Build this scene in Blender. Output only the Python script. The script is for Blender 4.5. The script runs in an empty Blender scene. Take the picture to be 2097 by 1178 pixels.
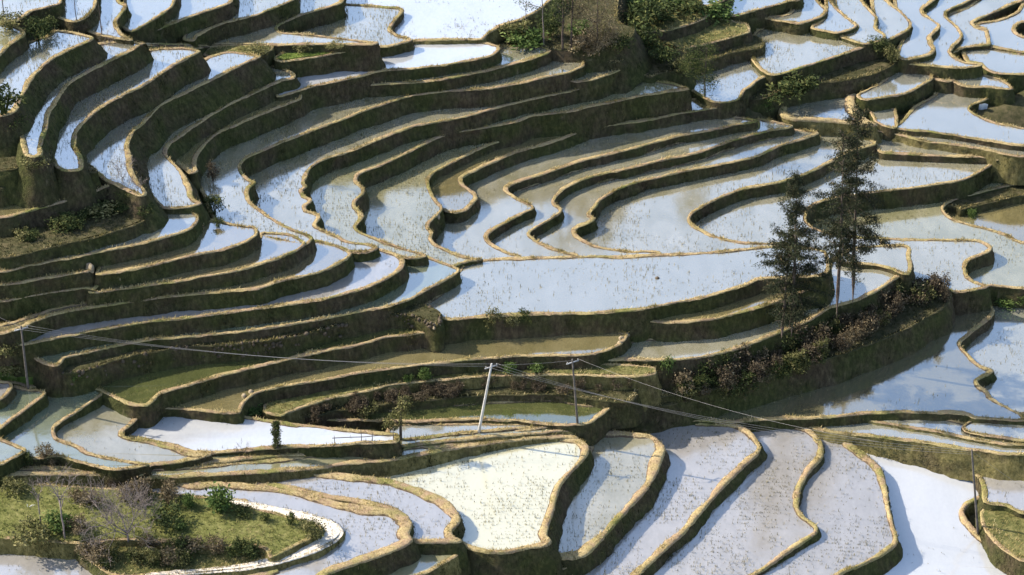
import bpy, math, random
import numpy as np
from mathutils import Vector
from mathutils.geometry import tessellate_polygon

rng = np.random.default_rng(7)
random.seed(7)
scene = bpy.context.scene
col = scene.collection

# ------------------------------------------------------------------ camera
PITCH = math.radians(33.0)
DIST = 300.0
FPX = 5460.0            # focal length in survey-sheet pixels (sheet 2097 x 1178)
SW, SH = 2097.0, 1178.0
VD = np.array([0.0, math.cos(PITCH), -math.sin(PITCH)])
UPV = np.array([0.0, math.sin(PITCH), math.cos(PITCH)])
CAM = -VD * DIST
cam_data = bpy.data.cameras.new('camera')
cam_data.sensor_width = 36.0
cam_data.lens = FPX / SW * 36.0
cam_data.clip_start = 1.0
cam_data.clip_end = 6000.0
cam = bpy.data.objects.new('camera', cam_data)
cam.location = CAM
cam.rotation_euler = (math.pi / 2 - PITCH, 0, 0)
col.objects.link(cam)
scene.camera = cam

# ------------------------------------------------------------------ sky, sun, exposure
SUN_EL = math.radians(38.0)
SUN_AZ = math.radians(16.0)         # the sun stands to the left, this far behind the square-on left
sun_vec = Vector((-math.cos(SUN_EL) * math.cos(SUN_AZ), math.cos(SUN_EL) * math.sin(SUN_AZ), math.sin(SUN_EL)))
world = bpy.data.worlds.new('World')
scene.world = world
world.use_nodes = True
wn = world.node_tree
bg = wn.nodes['Background']
sky = wn.nodes.new('ShaderNodeTexSky')
sky.sky_type = 'NISHITA'
sky.sun_disc = False
sky.sun_elevation = SUN_EL
sky.sun_rotation = math.atan2(sun_vec.x, sun_vec.y)
sky.altitude = 1500
sky.air_density = 1.0
sky.dust_density = 4.0
sky.ozone_density = 0.8
wn.links.new(sky.outputs[0], bg.inputs['Color'])
bg.inputs['Strength'].default_value = 0.15
sd = bpy.data.lights.new('sun', 'SUN')
sd.energy = 4.2
sd.angle = math.radians(0.5)
sd.color = (1.0, 0.93, 0.82)
so = bpy.data.objects.new('sun', sd)
so.rotation_euler = sun_vec.to_track_quat('Z', 'Y').to_euler()
so.location = (-100, 40, 120)
col.objects.link(so)
scene.render.engine = 'CYCLES'
scene.view_settings.view_transform = 'Standard'
scene.view_settings.look = 'None'
scene.view_settings.gamma = 1.0
scene.view_settings.exposure = 1.25

# ------------------------------------------------------------------ helpers
def at(px, py, z):
    """survey-sheet point on the level z -> metres"""
    d = VD + np.array([1.0, 0, 0]) * ((px - SW / 2) / FPX) + UPV * ((SH / 2 - py) / FPX)
    t = (z - CAM[2]) / d[2]
    return CAM + d * t

def at_y(px, py, y):
    d = VD + np.array([1.0, 0, 0]) * ((px - SW / 2) / FPX) + UPV * ((SH / 2 - py) / FPX)
    t = (y - CAM[1]) / d[1]
    return CAM + d * t

def P(s):
    return [tuple(float(v) for v in q.split(',')) for q in s.split()]

def sh(line, dx, dy, a=None, b=None, rev=True):
    l = [(x + dx, y + dy) for x, y in line[a:b]]
    return l[::-1] if rev else l

def make_mesh(name, verts, faces, mats, smooth=False, attr=None, mat_idx=None):
    """faces: (n,3) or (n,4) int array, or a list of such arrays"""
    verts = np.asarray(verts, dtype=np.float32).reshape(-1, 3)
    if isinstance(faces, np.ndarray):
        faces = [faces]
    faces = [np.asarray(f, dtype=np.int32) for f in faces if len(f)]
    me = bpy.data.meshes.new(name)
    me.vertices.add(len(verts))
    me.vertices.foreach_set('co', verts.ravel())
    loops = np.concatenate([f.ravel() for f in faces])
    sizes = np.concatenate([np.full(len(f), f.shape[1], dtype=np.int32) for f in faces])
    starts = np.concatenate([[0], np.cumsum(sizes)[:-1]]).astype(np.int32)
    me.loops.add(len(loops))
    me.loops.foreach_set('vertex_index', loops)
    me.polygons.add(len(sizes))
    me.polygons.foreach_set('loop_start', starts)
    me.polygons.foreach_set('loop_total', sizes)
    if smooth:
        me.polygons.foreach_set('use_smooth', np.ones(len(sizes), dtype=bool))
    if mat_idx is not None:
        me.polygons.foreach_set('material_index', np.asarray(mat_idx, dtype=np.int32))
    if attr is not None:
        a = me.attributes.new('tint', 'FLOAT', 'POINT')
        a.data.foreach_set('value', np.asarray(attr, dtype=np.float32))
    for m in (mats if isinstance(mats, (list, tuple)) else [mats]):
        me.materials.append(m)
    me.update(calc_edges=True)
    me.validate()
    return me

def add(name, me, parent=None, kind=None, label=None, cat=None, group=None, loc=None):
    o = bpy.data.objects.new(name, me)
    col.objects.link(o)
    if parent is not None:
        o.parent = parent
    if loc is not None:
        o.location = loc
    if kind: o['kind'] = kind
    if label: o['label'] = label
    if cat: o['category'] = cat
    if group: o['group'] = group
    return o

def copy_tree(o, parent=None):
    c = o.copy()
    col.objects.link(c)
    c.parent = parent
    for ch in list(o.children):
        copy_tree(ch, c)
    return c

# ------------------------------------------------------------------ materials
def nodes(name):
    m = bpy.data.materials.new(name)
    m.use_nodes = True
    nt = m.node_tree
    for n in list(nt.nodes):
        nt.nodes.remove(n)
    out = nt.nodes.new('ShaderNodeOutputMaterial')
    return m, nt, out

def N(nt, t, **kw):
    n = nt.nodes.new(t)
    for k, v in kw.items():
        if k in n.inputs.keys():
            n.inputs[k].default_value = v
        else:
            setattr(n, k, v)
    return n

def ramp(nt, fac, stops):
    r = nt.nodes.new('ShaderNodeValToRGB')
    e = r.color_ramp.elements
    while len(e) < len(stops):
        e.new(0.5)
    for i, (p, c) in enumerate(stops):
        e[i].position = p
        e[i].color = (c[0], c[1], c[2], 1)
    nt.links.new(fac, r.inputs[0])
    return r.outputs[0]

def noise(nt, scale, detail=6, rough=0.6, vec=None, dist=0.0):
    n = N(nt, 'ShaderNodeTexNoise', Scale=scale, Detail=detail, Roughness=rough, Distortion=dist)
    if vec is None:
        g = N(nt, 'ShaderNodeNewGeometry')
        vec = g.outputs['Position']
    nt.links.new(vec, n.inputs['Vector'])
    return n.outputs['Fac']

def mixc(nt, fac, a, b):
    m = nt.nodes.new('ShaderNodeMix')
    m.data_type = 'RGBA'
    if isinstance(fac, float): m.inputs[0].default_value = fac
    else: nt.links.new(fac, m.inputs[0])
    for i, v in ((6, a), (7, b)):
        if isinstance(v, tuple): m.inputs[i].default_value = (*v, 1)
        else: nt.links.new(v, m.inputs[i])
    return m.outputs[2]

def math_n(nt, op, a, b=None, clamp=False):
    m = nt.nodes.new('ShaderNodeMath')
    m.operation = op
    m.use_clamp = clamp
    for i, v in enumerate((a, b)):
        if v is None: continue
        if isinstance(v, (int, float)): m.inputs[i].default_value = v
        else: nt.links.new(v, m.inputs[i])
    return m.outputs[0]

def finish(nt, out, colr, rough=0.9, bump=None, bstr=0.5, bdist=0.1, spec=0.2, trans=None):
    b = N(nt, 'ShaderNodeBsdfPrincipled', Roughness=rough)
    b.inputs['Specular IOR Level'].default_value = spec
    if isinstance(colr, tuple): b.inputs['Base Color'].default_value = (*colr, 1)
    else: nt.links.new(colr, b.inputs['Base Color'])
    if bump is not None:
        bp = N(nt, 'ShaderNodeBump', Strength=bstr, Distance=bdist)
        nt.links.new(bump, bp.inputs['Height'])
        nt.links.new(bp.outputs[0], b.inputs['Normal'])
    sh_out = b.outputs[0]
    if trans:
        t = N(nt, 'ShaderNodeBsdfTranslucent')
        if isinstance(colr, tuple): t.inputs[0].default_value = (*colr, 1)
        else: nt.links.new(colr, t.inputs[0])
        mx = N(nt, 'ShaderNodeMixShader')
        mx.inputs[0].default_value = trans
        nt.links.new(b.outputs[0], mx.inputs[1])
        nt.links.new(t.outputs[0], mx.inputs[2])
        sh_out = mx.outputs[0]
    nt.links.new(sh_out, out.inputs[0])

def mat_wall(name='earth_bank', grassy=0.0):
    m, nt, out = nodes(name)
    g = N(nt, 'ShaderNodeNewGeometry')
    mp = N(nt, 'ShaderNodeMapping')
    mp.inputs['Scale'].default_value = (1.0, 1.0, 0.45)      # run-off streaks hang down the face
    nt.links.new(g.outputs['Position'], mp.inputs['Vector'])
    a = noise(nt, 0.35, 5, 0.6)
    b = noise(nt, 2.4, 9, 0.72, mp.outputs[0])
    c = noise(nt, 0.16, 3, 0.5)
    e = noise(nt, 0.8, 6, 0.65, mp.outputs[0], 0.8)
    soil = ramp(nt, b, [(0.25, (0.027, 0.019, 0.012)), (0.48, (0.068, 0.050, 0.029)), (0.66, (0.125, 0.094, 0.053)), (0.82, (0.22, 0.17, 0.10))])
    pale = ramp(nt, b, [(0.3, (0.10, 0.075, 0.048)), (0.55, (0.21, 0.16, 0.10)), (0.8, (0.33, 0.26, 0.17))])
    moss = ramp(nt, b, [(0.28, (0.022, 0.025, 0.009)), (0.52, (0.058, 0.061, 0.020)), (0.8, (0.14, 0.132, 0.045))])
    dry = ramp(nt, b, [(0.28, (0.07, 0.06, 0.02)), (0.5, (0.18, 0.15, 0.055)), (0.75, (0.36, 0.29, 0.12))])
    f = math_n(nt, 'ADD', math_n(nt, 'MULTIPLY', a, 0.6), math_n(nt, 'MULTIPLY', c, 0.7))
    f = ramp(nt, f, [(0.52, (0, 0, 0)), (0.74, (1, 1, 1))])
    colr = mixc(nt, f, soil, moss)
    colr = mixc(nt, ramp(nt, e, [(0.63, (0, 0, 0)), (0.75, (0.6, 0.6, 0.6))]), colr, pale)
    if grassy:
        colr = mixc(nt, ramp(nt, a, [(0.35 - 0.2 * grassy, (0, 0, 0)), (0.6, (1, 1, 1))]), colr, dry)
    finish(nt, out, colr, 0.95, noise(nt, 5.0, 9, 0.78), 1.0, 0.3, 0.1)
    return m

def mat_bund():
    m, nt, out = nodes('dry_grass_bund')
    a = noise(nt, 0.5, 4, 0.6)
    b = noise(nt, 6.0, 8, 0.75)
    c = noise(nt, 0.11, 3, 0.5)
    straw = ramp(nt, b, [(0.25, (0.13, 0.09, 0.042)), (0.45, (0.33, 0.245, 0.115)), (0.6, (0.46, 0.36, 0.185)), (0.8, (0.60, 0.50, 0.30))])
    green = ramp(nt, b, [(0.25, (0.06, 0.06, 0.018)), (0.5, (0.17, 0.165, 0.05)), (0.75, (0.33, 0.29, 0.10))])
    soil = ramp(nt, b, [(0.25, (0.11, 0.07, 0.042)), (0.5, (0.31, 0.215, 0.125)), (0.8, (0.50, 0.39, 0.25))])
    g = ramp(nt, c, [(0.50, (0, 0, 0)), (0.66, (1, 1, 1))])
    x = mixc(nt, g, straw, green)
    s = ramp(nt, a, [(0.46, (0, 0, 0)), (0.60, (1, 1, 1))])
    x = mixc(nt, s, x, soil)
    at_ = N(nt, 'ShaderNodeAttribute', attribute_name='tint')     # wet mud at the water's edge
    wet = math_n(nt, 'ADD', at_.outputs['Fac'], math_n(nt, 'MULTIPLY', math_n(nt, 'SUBTRACT', noise(nt, 1.1, 5, 0.65), 0.5), 1.6))
    x = mixc(nt, ramp(nt, wet, [(0.55, (0, 0, 0)), (0.85, (1, 1, 1))]), x, ramp(nt, b, [(0.3, (0.05, 0.035, 0.022)), (0.7, (0.14, 0.10, 0.065))]))
    finish(nt, out, x, 0.95, noise(nt, 9.0, 8, 0.8), 0.9, 0.15, 0.1)
    return m

def mat_ground(name, stops, scale=1.2):
    m, nt, out = nodes(name)
    b = noise(nt, scale, 9, 0.72)
    c = noise(nt, 0.12, 4, 0.55)
    f = math_n(nt, 'ADD', math_n(nt, 'MULTIPLY', b, 0.75), math_n(nt, 'MULTIPLY', c, 0.25))
    finish(nt, out, ramp(nt, f, stops), 0.95, noise(nt, 4.0, 9, 0.75), 0.8, 0.2, 0.1)
    return m

def mat_water(name, mud, mud2, gloss=0.45, rough=0.06, patch=0.35, ripple=0.02, film=0.0):
    """still paddy water: a mirror of the sky over the mud and silt below"""
    m, nt, out = nodes(name)
    g = N(nt, 'ShaderNodeNewGeometry')
    mp = N(nt, 'ShaderNodeMapping')
    mp.inputs['Scale'].default_value = (1.0, 0.55, 1.0)
    nt.links.new(g.outputs['Position'], mp.inputs['Vector'])
    a = noise(nt, patch, 5, 0.6, mp.outputs[0], 0.6)
    b = noise(nt, 3.0, 6, 0.7, mp.outputs[0])
    f = math_n(nt, 'ADD', math_n(nt, 'MULTIPLY', a, 0.75), math_n(nt, 'MULTIPLY', b, 0.25))
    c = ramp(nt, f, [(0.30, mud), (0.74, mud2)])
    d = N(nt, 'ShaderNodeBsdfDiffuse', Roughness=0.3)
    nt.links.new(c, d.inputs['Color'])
    gl = N(nt, 'ShaderNodeBsdfGlossy')
    gl.inputs['Color'].default_value = (1.0, 0.96, 0.885, 1)
    r = math_n(nt, 'ADD', math_n(nt, 'MULTIPLY', a, 0.10), rough - 0.05, True)
    nt.links.new(r, gl.inputs['Roughness'])
    bp = N(nt, 'ShaderNodeBump', Strength=ripple, Distance=0.3)
    nt.links.new(noise(nt, 1.3, 4, 0.6, g.outputs['Position']), bp.inputs['Height'])
    nt.links.new(bp.outputs[0], gl.inputs['Normal'])
    # steeper views mirror less, as water does
    fr = N(nt, 'ShaderNodeLayerWeight', Blend=0.5)
    k = math_n(nt, 'MULTIPLY', fr.outputs['Facing'], gloss / 0.48, True)
    k = math_n(nt, 'MULTIPLY', k, math_n(nt, 'ADD', math_n(nt, 'MULTIPLY', b, -0.24), 1.12), True)
    mx = N(nt, 'ShaderNodeMixShader')
    nt.links.new(k, mx.inputs[0])
    nt.links.new(d.outputs[0], mx.inputs[1])
    nt.links.new(gl.outputs[0], mx.inputs[2])
    nt.links.new(mx.outputs[0], out.inputs[0])
    return m

def mat_tint(name, stops, rough=0.9, trans=0.25):
    m, nt, out = nodes(name)
    a = N(nt, 'ShaderNodeAttribute', attribute_name='tint')
    finish(nt, out, ramp(nt, a.outputs['Fac'], stops), rough, spec=0.15, trans=trans)
    return m

def mat_plain(name, c1, c2, scale=3.0, rough=0.8, spec=0.3):
    m, nt, out = nodes(name)
    b = noise(nt, scale, 7, 0.7)
    finish(nt, out, ramp(nt, b, [(0.3, c1), (0.7, c2)]), rough, noise(nt, scale * 3, 6, 0.7), 0.5, 0.05, spec)
    return m

M = {}
M['wall'] = mat_wall()
M['grassy_wall'] = mat_wall('grassy_bank', 1.0)
M['bund'] = mat_bund()
M['grassland'] = mat_ground('grassy_ground', [(0.32, (0.030, 0.034, 0.012)), (0.48, (0.095, 0.095, 0.030)), (0.6, (0.19, 0.165, 0.062)), (0.74, (0.30, 0.235, 0.12))])
M['lush'] = mat_ground('lush_grass_ground', [(0.32, (0.035, 0.055, 0.012)), (0.5, (0.11, 0.15, 0.03)), (0.68, (0.24, 0.26, 0.075))])
M['meadow'] = mat_ground('meadow_ground', [(0.32, (0.045, 0.05, 0.016)), (0.46, (0.11, 0.115, 0.032)), (0.58, (0.17, 0.165, 0.055)), (0.72, (0.30, 0.235, 0.12))])
M['path'] = mat_ground('trodden_path', [(0.3, (0.12, 0.09, 0.05)), (0.5, (0.33, 0.26, 0.15)), (0.7, (0.50, 0.43, 0.29))], 2.5)
M['pale_path'] = mat_ground('pale_stone_path', [(0.3, (0.30, 0.23, 0.16)), (0.5, (0.62, 0.55, 0.44)), (0.7, (0.78, 0.74, 0.66))], 2.5)
M['scrub_ground'] = mat_ground('scrub_ground', [(0.32, (0.022, 0.026, 0.010)), (0.5, (0.06, 0.055, 0.024)), (0.66, (0.12, 0.095, 0.05)), (0.8, (0.2, 0.16, 0.09))])
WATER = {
    'white': mat_water('silt_glare_white_water', (0.47, 0.47, 0.455), (0.58, 0.57, 0.55), 0.45, 0.14, 0.16, 0.03),  # pale silt, with sun glare on the water put into the colour
    'cream': mat_water('silt_glare_cream_water', (0.50, 0.465, 0.30), (0.61, 0.57, 0.39), 0.42, 0.14, 0.16, 0.03),  # cream silt; the yellowish glare is mixed into this colour too
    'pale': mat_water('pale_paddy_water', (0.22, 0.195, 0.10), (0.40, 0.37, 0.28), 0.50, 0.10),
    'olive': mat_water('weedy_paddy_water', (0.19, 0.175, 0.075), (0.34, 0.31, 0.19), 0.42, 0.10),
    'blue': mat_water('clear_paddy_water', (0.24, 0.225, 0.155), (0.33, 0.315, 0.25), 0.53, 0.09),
    'mud': mat_water('muddy_strip_water', (0.165, 0.135, 0.055), (0.26, 0.215, 0.10), 0.52, 0.07),
    'strip': mat_water('brown_strip_water', (0.19, 0.15, 0.07), (0.28, 0.23, 0.13), 0.60, 0.07),
    'mauve': mat_water('churned_mud_water', (0.27, 0.25, 0.22), (0.38, 0.355, 0.325), 0.45, 0.12, 0.6, 0.05),
    'teal': mat_water('green_blue_water', (0.14, 0.16, 0.095), (0.23, 0.25, 0.17), 0.56, 0.08),
    'green': mat_water('weed_green_water', (0.055, 0.064, 0.02), (0.115, 0.12, 0.04), 0.46, 0.05),
    'deep': mat_water('dark_valley_water', (0.13, 0.115, 0.06), (0.18, 0.16, 0.095), 0.55, 0.08),
}
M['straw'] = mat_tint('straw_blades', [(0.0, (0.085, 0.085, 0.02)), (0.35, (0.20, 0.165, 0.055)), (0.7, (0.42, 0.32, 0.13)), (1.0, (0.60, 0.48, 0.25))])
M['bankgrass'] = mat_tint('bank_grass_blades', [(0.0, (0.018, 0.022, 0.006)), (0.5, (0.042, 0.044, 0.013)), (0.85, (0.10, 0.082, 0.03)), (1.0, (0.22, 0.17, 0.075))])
M['stubble'] = mat_tint('rice_stubble', [(0.0, (0.06, 0.058, 0.025)), (0.45, (0.14, 0.125, 0.055)), (0.8, (0.27, 0.23, 0.12)), (1.0, (0.45, 0.37, 0.2))])
M['greenblade'] = mat_tint('green_blades', [(0.0, (0.03, 0.055, 0.010)), (0.5, (0.085, 0.13, 0.022)), (1.0, (0.20, 0.24, 0.055))])
M['meadowblade'] = mat_tint('meadow_blades', [(0.0, (0.05, 0.075, 0.014)), (0.4, (0.11, 0.13, 0.03)), (0.7, (0.21, 0.19, 0.065)), (1.0, (0.38, 0.30, 0.15))])
M['needles'] = mat_tint('conifer_needles', [(0.0, (0.010, 0.015, 0.008)), (0.5, (0.030, 0.036, 0.017)), (0.85, (0.065, 0.062, 0.028)), (1.0, (0.14, 0.105, 0.05))], trans=0.15)
M['leaf_dark'] = mat_tint('dark_leaves', [(0.0, (0.016, 0.026, 0.009)), (0.6, (0.052, 0.068, 0.02)), (1.0, (0.14, 0.14, 0.045))])
M['leaf_green'] = mat_tint('bright_leaves', [(0.0, (0.028, 0.05, 0.012)), (0.5, (0.08, 0.122, 0.03)), (1.0, (0.20, 0.24, 0.075))], trans=0.3)
M['leaf_red'] = mat_tint('russet_leaves', [(0.0, (0.028, 0.021, 0.014)), (0.5, (0.082, 0.062, 0.038)), (1.0, (0.20, 0.16, 0.10))])
M['leaf_olive'] = mat_tint('olive_leaves', [(0.0, (0.03, 0.032, 0.012)), (0.5, (0.105, 0.105, 0.035)), (1.0, (0.25, 0.22, 0.095))])
M['leaf_brown'] = mat_tint('dry_brown_leaves', [(0.0, (0.04, 0.032, 0.018)), (0.5, (0.13, 0.10, 0.055)), (1.0, (0.28, 0.22, 0.13))])
M['bark'] = mat_plain('bark', (0.035, 0.026, 0.02), (0.13, 0.10, 0.08), 4.0, 0.95, 0.1)
M['pale_bark'] = mat_plain('pale_bark', (0.10, 0.08, 0.07), (0.27, 0.225, 0.20), 4.0, 0.95, 0.1)
M['concrete'] = mat_plain('weathered_concrete', (0.30, 0.28, 0.25), (0.52, 0.50, 0.46), 2.0, 0.85)
M['dark_pole'] = mat_plain('tarred_wood', (0.045, 0.038, 0.034), (0.14, 0.12, 0.10), 2.0, 0.8)
M['metal'] = mat_plain('galvanised_metal', (0.20, 0.20, 0.20), (0.36, 0.36, 0.36), 4.0, 0.5, 0.5)
M['wire'] = mat_plain('power_cable', (0.20, 0.18, 0.17), (0.30, 0.28, 0.26), 1.0, 0.55, 0.4)
M['stone'] = mat_plain('field_stone', (0.035, 0.028, 0.019), (0.13, 0.10, 0.068), 2.5, 0.95, 0.1)
M['pale_stone'] = mat_plain('ochre_stone', (0.14, 0.105, 0.065), (0.36, 0.29, 0.19), 2.5, 0.95, 0.1)
M['white_cloth'] = mat_plain('white_sheet', (0.72, 0.72, 0.72), (0.80, 0.80, 0.80), 2.0, 0.9)

# ------------------------------------------------------------------ survey of the terraces
# crest lines of the fans of terraces, read off the survey sheet
d5 = P("300,90 293,89 267,107 178,150 138,176 112,217 100,235 94,265 85,296 86,316 70,324 50,318")
d4 = P("412,105 405,110 356,135 300,173 214,217 173,252 158,272 155,300 168,321 168,347 150,351 128,350")
d3 = P("535,115 502,131 418,173 331,216 293,255 275,268 263,298 270,324 270,342 283,372 300,395 288,403 260,390 234,378 213,370")
d2 = P("600,148 606,156 600,162 578,166 464,219 408,254 351,296 342,312 346,325 362,340 377,357 390,382 397,408 413,418 390,425 350,427 331,425")
d1 = P("616,203 600,210 522,242 446,275 420,299 404,322 402,342 405,352 390,357 380,350")
c1 = P("1169,121 1195,127 1196,136 1169,148 1106,163 1016,181 940,187 884,191 838,199 797,211 744,229 706,244 629,273 542,308 505,326 492,342 497,357 512,368 524,374 512,385 508,398 513,412 524,424 545,440 570,455 600,470 628,480 641,488 634,497 620,503")
c2 = P("1197,176 1177,186 1131,196 1029,219 965,237 876,255 853,258 807,275 718,311 655,331 634,347 628,362 624,375 630,383 620,391 626,402 639,408 637,415 627,423 629,431 650,438 655,446 645,459 647,466 693,484 713,494 757,499 775,508 755,517 725,518")
c3 = P("1404,179 1412,184 1327,196 1284,204 1200,222 1182,227 1093,239 1055,252 978,265 910,278 864,300 782,339 750,352 734,362 733,374 746,385 744,398 729,413 729,423 741,436 744,446 731,464 736,474 767,487 818,507 871,522 873,527 850,531 835,531")
b1 = P("1044,277 1024,290 973,311 935,330 902,347 885,358 878,368 880,384 890,405 903,422 905,430 895,443 880,456 878,466 886,476 884,490 895,502 920,514 950,525 985,532")
b2 = P("1478,217 1470,221 1378,237 1302,252 1284,253 1208,265 1131,293 1055,314 978,349 955,360 947,366 950,378 962,388 975,397 978,407 968,420 955,432 935,437 915,435 904,428")
b3 = P("1500,239 1549,246 1549,251 1506,258 1455,268 1378,283 1327,298 1264,314 1200,329 1157,342 1106,360 1055,377 1043,384 1040,391 1055,403 1080,415 1093,423 1090,430 1075,436 1045,452 1016,469 1002,479 1000,487 1006,496 1029,510 1050,520 1067,526")
b4 = P("1551,243 1600,252 1622,257 1620,262 1582,268 1531,281 1480,296 1429,314 1353,331 1276,349 1200,367 1157,388 1142,402 1136,416 1146,424 1151,431 1144,441 1120,455 1100,466 1086,476 1086,482 1100,492 1125,504 1144,512 1165,518 1185,523")
b5 = P("1600,260 1640,266 1676,270 1676,276 1646,286 1595,301 1544,324 1480,337 1404,352 1315,372 1264,390 1233,408 1218,428 1208,440 1219,448 1208,457 1185,466 1178,474 1183,484 1197,492 1220,502 1258,510 1299,515 1353,519")
b6 = P("1630,255 1690,258 1750,263 1770,276 1793,292 1793,298 1750,309 1699,334 1661,354 1597,375 1526,388 1490,400 1455,416 1420,436 1413,447 1418,458 1435,469 1467,484 1518,495 1574,499 1620,503")
b7 = P("2030,323 2043,330 2010,352 1975,368 1930,378 1850,388 1740,402 1690,412 1665,422 1651,438 1650,452 1665,466 1700,478 1760,486 1810,490")

SL = []      # (id, z, surface, stubble density, wall depth, batter, sheet outline, tilt)
ZS = 1.0    # metres per survey level unit
def S(i, z, surf, poly, stub=0.0, h=3.0, bat=0.22, tilt=None, bw=0.42, br=0.10):
    z *= ZS
    h *= 1.2
    if isinstance(poly, str): poly = P(poly)
    # the terraces run on well past the edges of the survey sheet
    poly = [(x + (420 if x > 2140 else -420 if x < -60 else 0), y + (-260 if y < -120 else 220 if y > 1280 else 0)) for x, y in poly]
    SL.append(dict(id=i, z=z, surf=surf, poly=poly, stub=stub, h=h, bat=bat, tilt=tilt, bw=bw, br=br))

# upper left fan
S('TL2', 21.2, 'pale', "125,-20 123,8 64,23 53,31 30,45 -80,60 -80,-130 125,-130", 1.2)
S('TL1', 19.8, 'blue', "197,-20 195,15 176,38 153,46 128,40 110,30 125,10 130,-130 197,-130", .6)
S('TL3', 18.4, 'blue', "238,-20 245,3 260,12 248,31 239,46 250,69 275,84 240,80 205,72 180,65 160,50 190,25 200,-130 238,-130", .6)
S('TL4', 17.1, 'blue', "361,-20 354,13 320,38 280,61 268,66 255,60 240,45 255,20 245,-130 361,-130", .5)
S('TL5', 15.7, 'blue', "480,-20 469,8 382,38 306,69 298,78 280,72 300,60 352,22 362,-130 480,-130", .6)
S('TL6', 13.9, 'pale', "605,-15 601,0 527,31 451,51 405,74 398,84 375,80 395,55 470,20 482,-130 605,-130", 1.2)
S('TL7', 12.0, 'pale', "695,-20 701,6 629,28 583,46 569,56 576,66 655,74 731,83 775,88 760,92 660,92 560,93 470,90 420,92 400,90 420,82 455,63 530,43 605,12 612,-130 695,-130", 1.0)
S('TL8', 10.0, 'pale', "700,9 760,12 813,15 826,21 814,38 801,60 818,74 842,80 838,86 800,96 760,98 700,98 600,84 560,66 590,48 660,25", 2.2)
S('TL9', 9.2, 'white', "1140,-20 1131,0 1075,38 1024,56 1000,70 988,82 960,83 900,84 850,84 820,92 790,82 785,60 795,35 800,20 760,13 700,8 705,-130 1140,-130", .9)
S('PT', 15.0, 'path', "275,87 330,90 400,92 430,95 400,100 330,99 285,97 260,88", 0, 3, .22, (285, 90, 15.9, 425, 96, 12.4))
S('PT2', 11.9, 'grassland', "560,95 555,104 500,118 450,122 415,112 430,97 500,93")
S('Z0', 11.0, 'lush', "762,93 755,100 690,110 660,116 600,124 572,126 560,120 590,105 640,97 700,91 745,88")
S('Y4', 21.8, 'olive', "51,72 20,92 3,112 -20,130 -80,150 -80,30 0,45 40,58", .8, 4)
S('Y3', 20.2, 'blue', "190,78 178,88 120,115 87,138 62,170 45,200 38,215 30,230 0,240 -80,240 -80,130 0,128 25,108 51,90 90,75 110,62 150,66", 2.0, 5, .6)
S('Y2', 17.9, 'blue', d5 + P("45,300 40,265 45,235 48,210 66,180 90,158 130,130 178,105 200,90 250,84"), 2.0, 4.5, .38)
S('Y1', 15.6, 'blue', d4 + P("112,340 98,310 98,280 103,245 120,222 145,188 185,165 267,124 300,104 330,99 380,99"), 2.0, 4.5, .38)
S('BB', 15.4, 'blue', "48,316 15,326 0,332 -80,345 -80,300 0,300 40,290 55,300", 0, 3)
S('BBk', 16.3, 'scrub_ground', "104,334 92,340 50,343 20,350 -80,362 -80,285 30,275 100,300", 0, 3, .3)
S('BBg', 14.6, 'scrub_ground', "200,352 168,353 130,358 86,356 48,362 20,380 0,388 -80,402 -80,330 0,325 60,300 130,320 180,335", 0, 4)
S('X0', 12.9, 'blue', d3 + P("195,355 178,345 168,320 162,300 165,270 190,248 230,224 300,190 356,152 405,127 430,115 470,106"), 2.0, 5, .6)
S('X1', 10.0, 'pale', d2 + P("312,410 278,375 268,345 262,325 262,300 286,276 310,250 340,233 418,190 502,148 540,130 570,138"), 2.0, 5.5, .45)
S('X2', 8.3, 'mud', d1 + P("360,335 342,318 352,308 410,268 464,233 578,180 600,176 615,190"), .3, 4)
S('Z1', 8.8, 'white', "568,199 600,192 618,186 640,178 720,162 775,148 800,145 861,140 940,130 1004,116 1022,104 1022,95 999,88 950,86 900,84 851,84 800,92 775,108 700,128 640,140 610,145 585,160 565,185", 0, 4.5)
S('Z2', 7.5, 'pale', "760,176 800,173 902,165 966,153 1055,132 1118,112 1128,103 1110,97 1093,95 1029,94 1012,112 1000,124 940,141 861,151 800,156 760,162", .5, 3)
S('T1', 6.1, 'pale', c1 + P("590,496 545,488 500,476 450,460 430,440 422,410 400,372 400,350 405,335 425,312 455,288 530,256 616,222 640,207 700,197 760,188 800,186 902,178 966,166 1055,145 1118,126 1145,117"), 2.0, 4)
S('Z4', 4.9, 'pale', "1220,134 1258,136 1284,138 1258,150 1207,165 1179,168 1160,162 1190,150 1200,138", .2, 3.5)
S('T2', 4.0, 'pale', c2 + P("690,514 655,505 628,490") + sh(c1, -7, 14, 4, 26) + P("1165,158"), 1.6, 3)
S('T3', 2.3, 'olive', c3 + P("815,528 780,522 745,510") + sh(c2, -7, 13, 1, 27) + P("1215,180 1258,168 1290,154 1327,164 1380,172"), 1.6, 4)
S('A', 0.4, 'olive', b1 + P("990,532 960,537 938,543 925,548 895,545 865,530") + sh(c3, -7, 14, 6, 28) + P("1070,258"), 2.2, 3)
S('B', -0.5, 'mud', b2 + sh(b1, -6, 8, 0, 11) + sh(c3, 0, 20, 1, 7, True) + P("1440,200 1470,208"), .9, 3.2)
S('C', -1.8, 'pale', b3 + P("1060,555 1010,560 960,560 915,545 885,520 865,490 862,465 885,445 900,425 930,420 955,415 962,405 945,390 936,375 940,368") + sh(b2, 0, 14, 0, 9) , .7, 3)
S('D', -2.75, 'pale', b4 + P("1180,560 1110,555 1040,545 1000,515 985,490 990,478 1040,450 1078,425 1040,410 1025,392 1035,382") + sh(b3, 0, 12, 1, 12), .3, 3)
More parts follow.
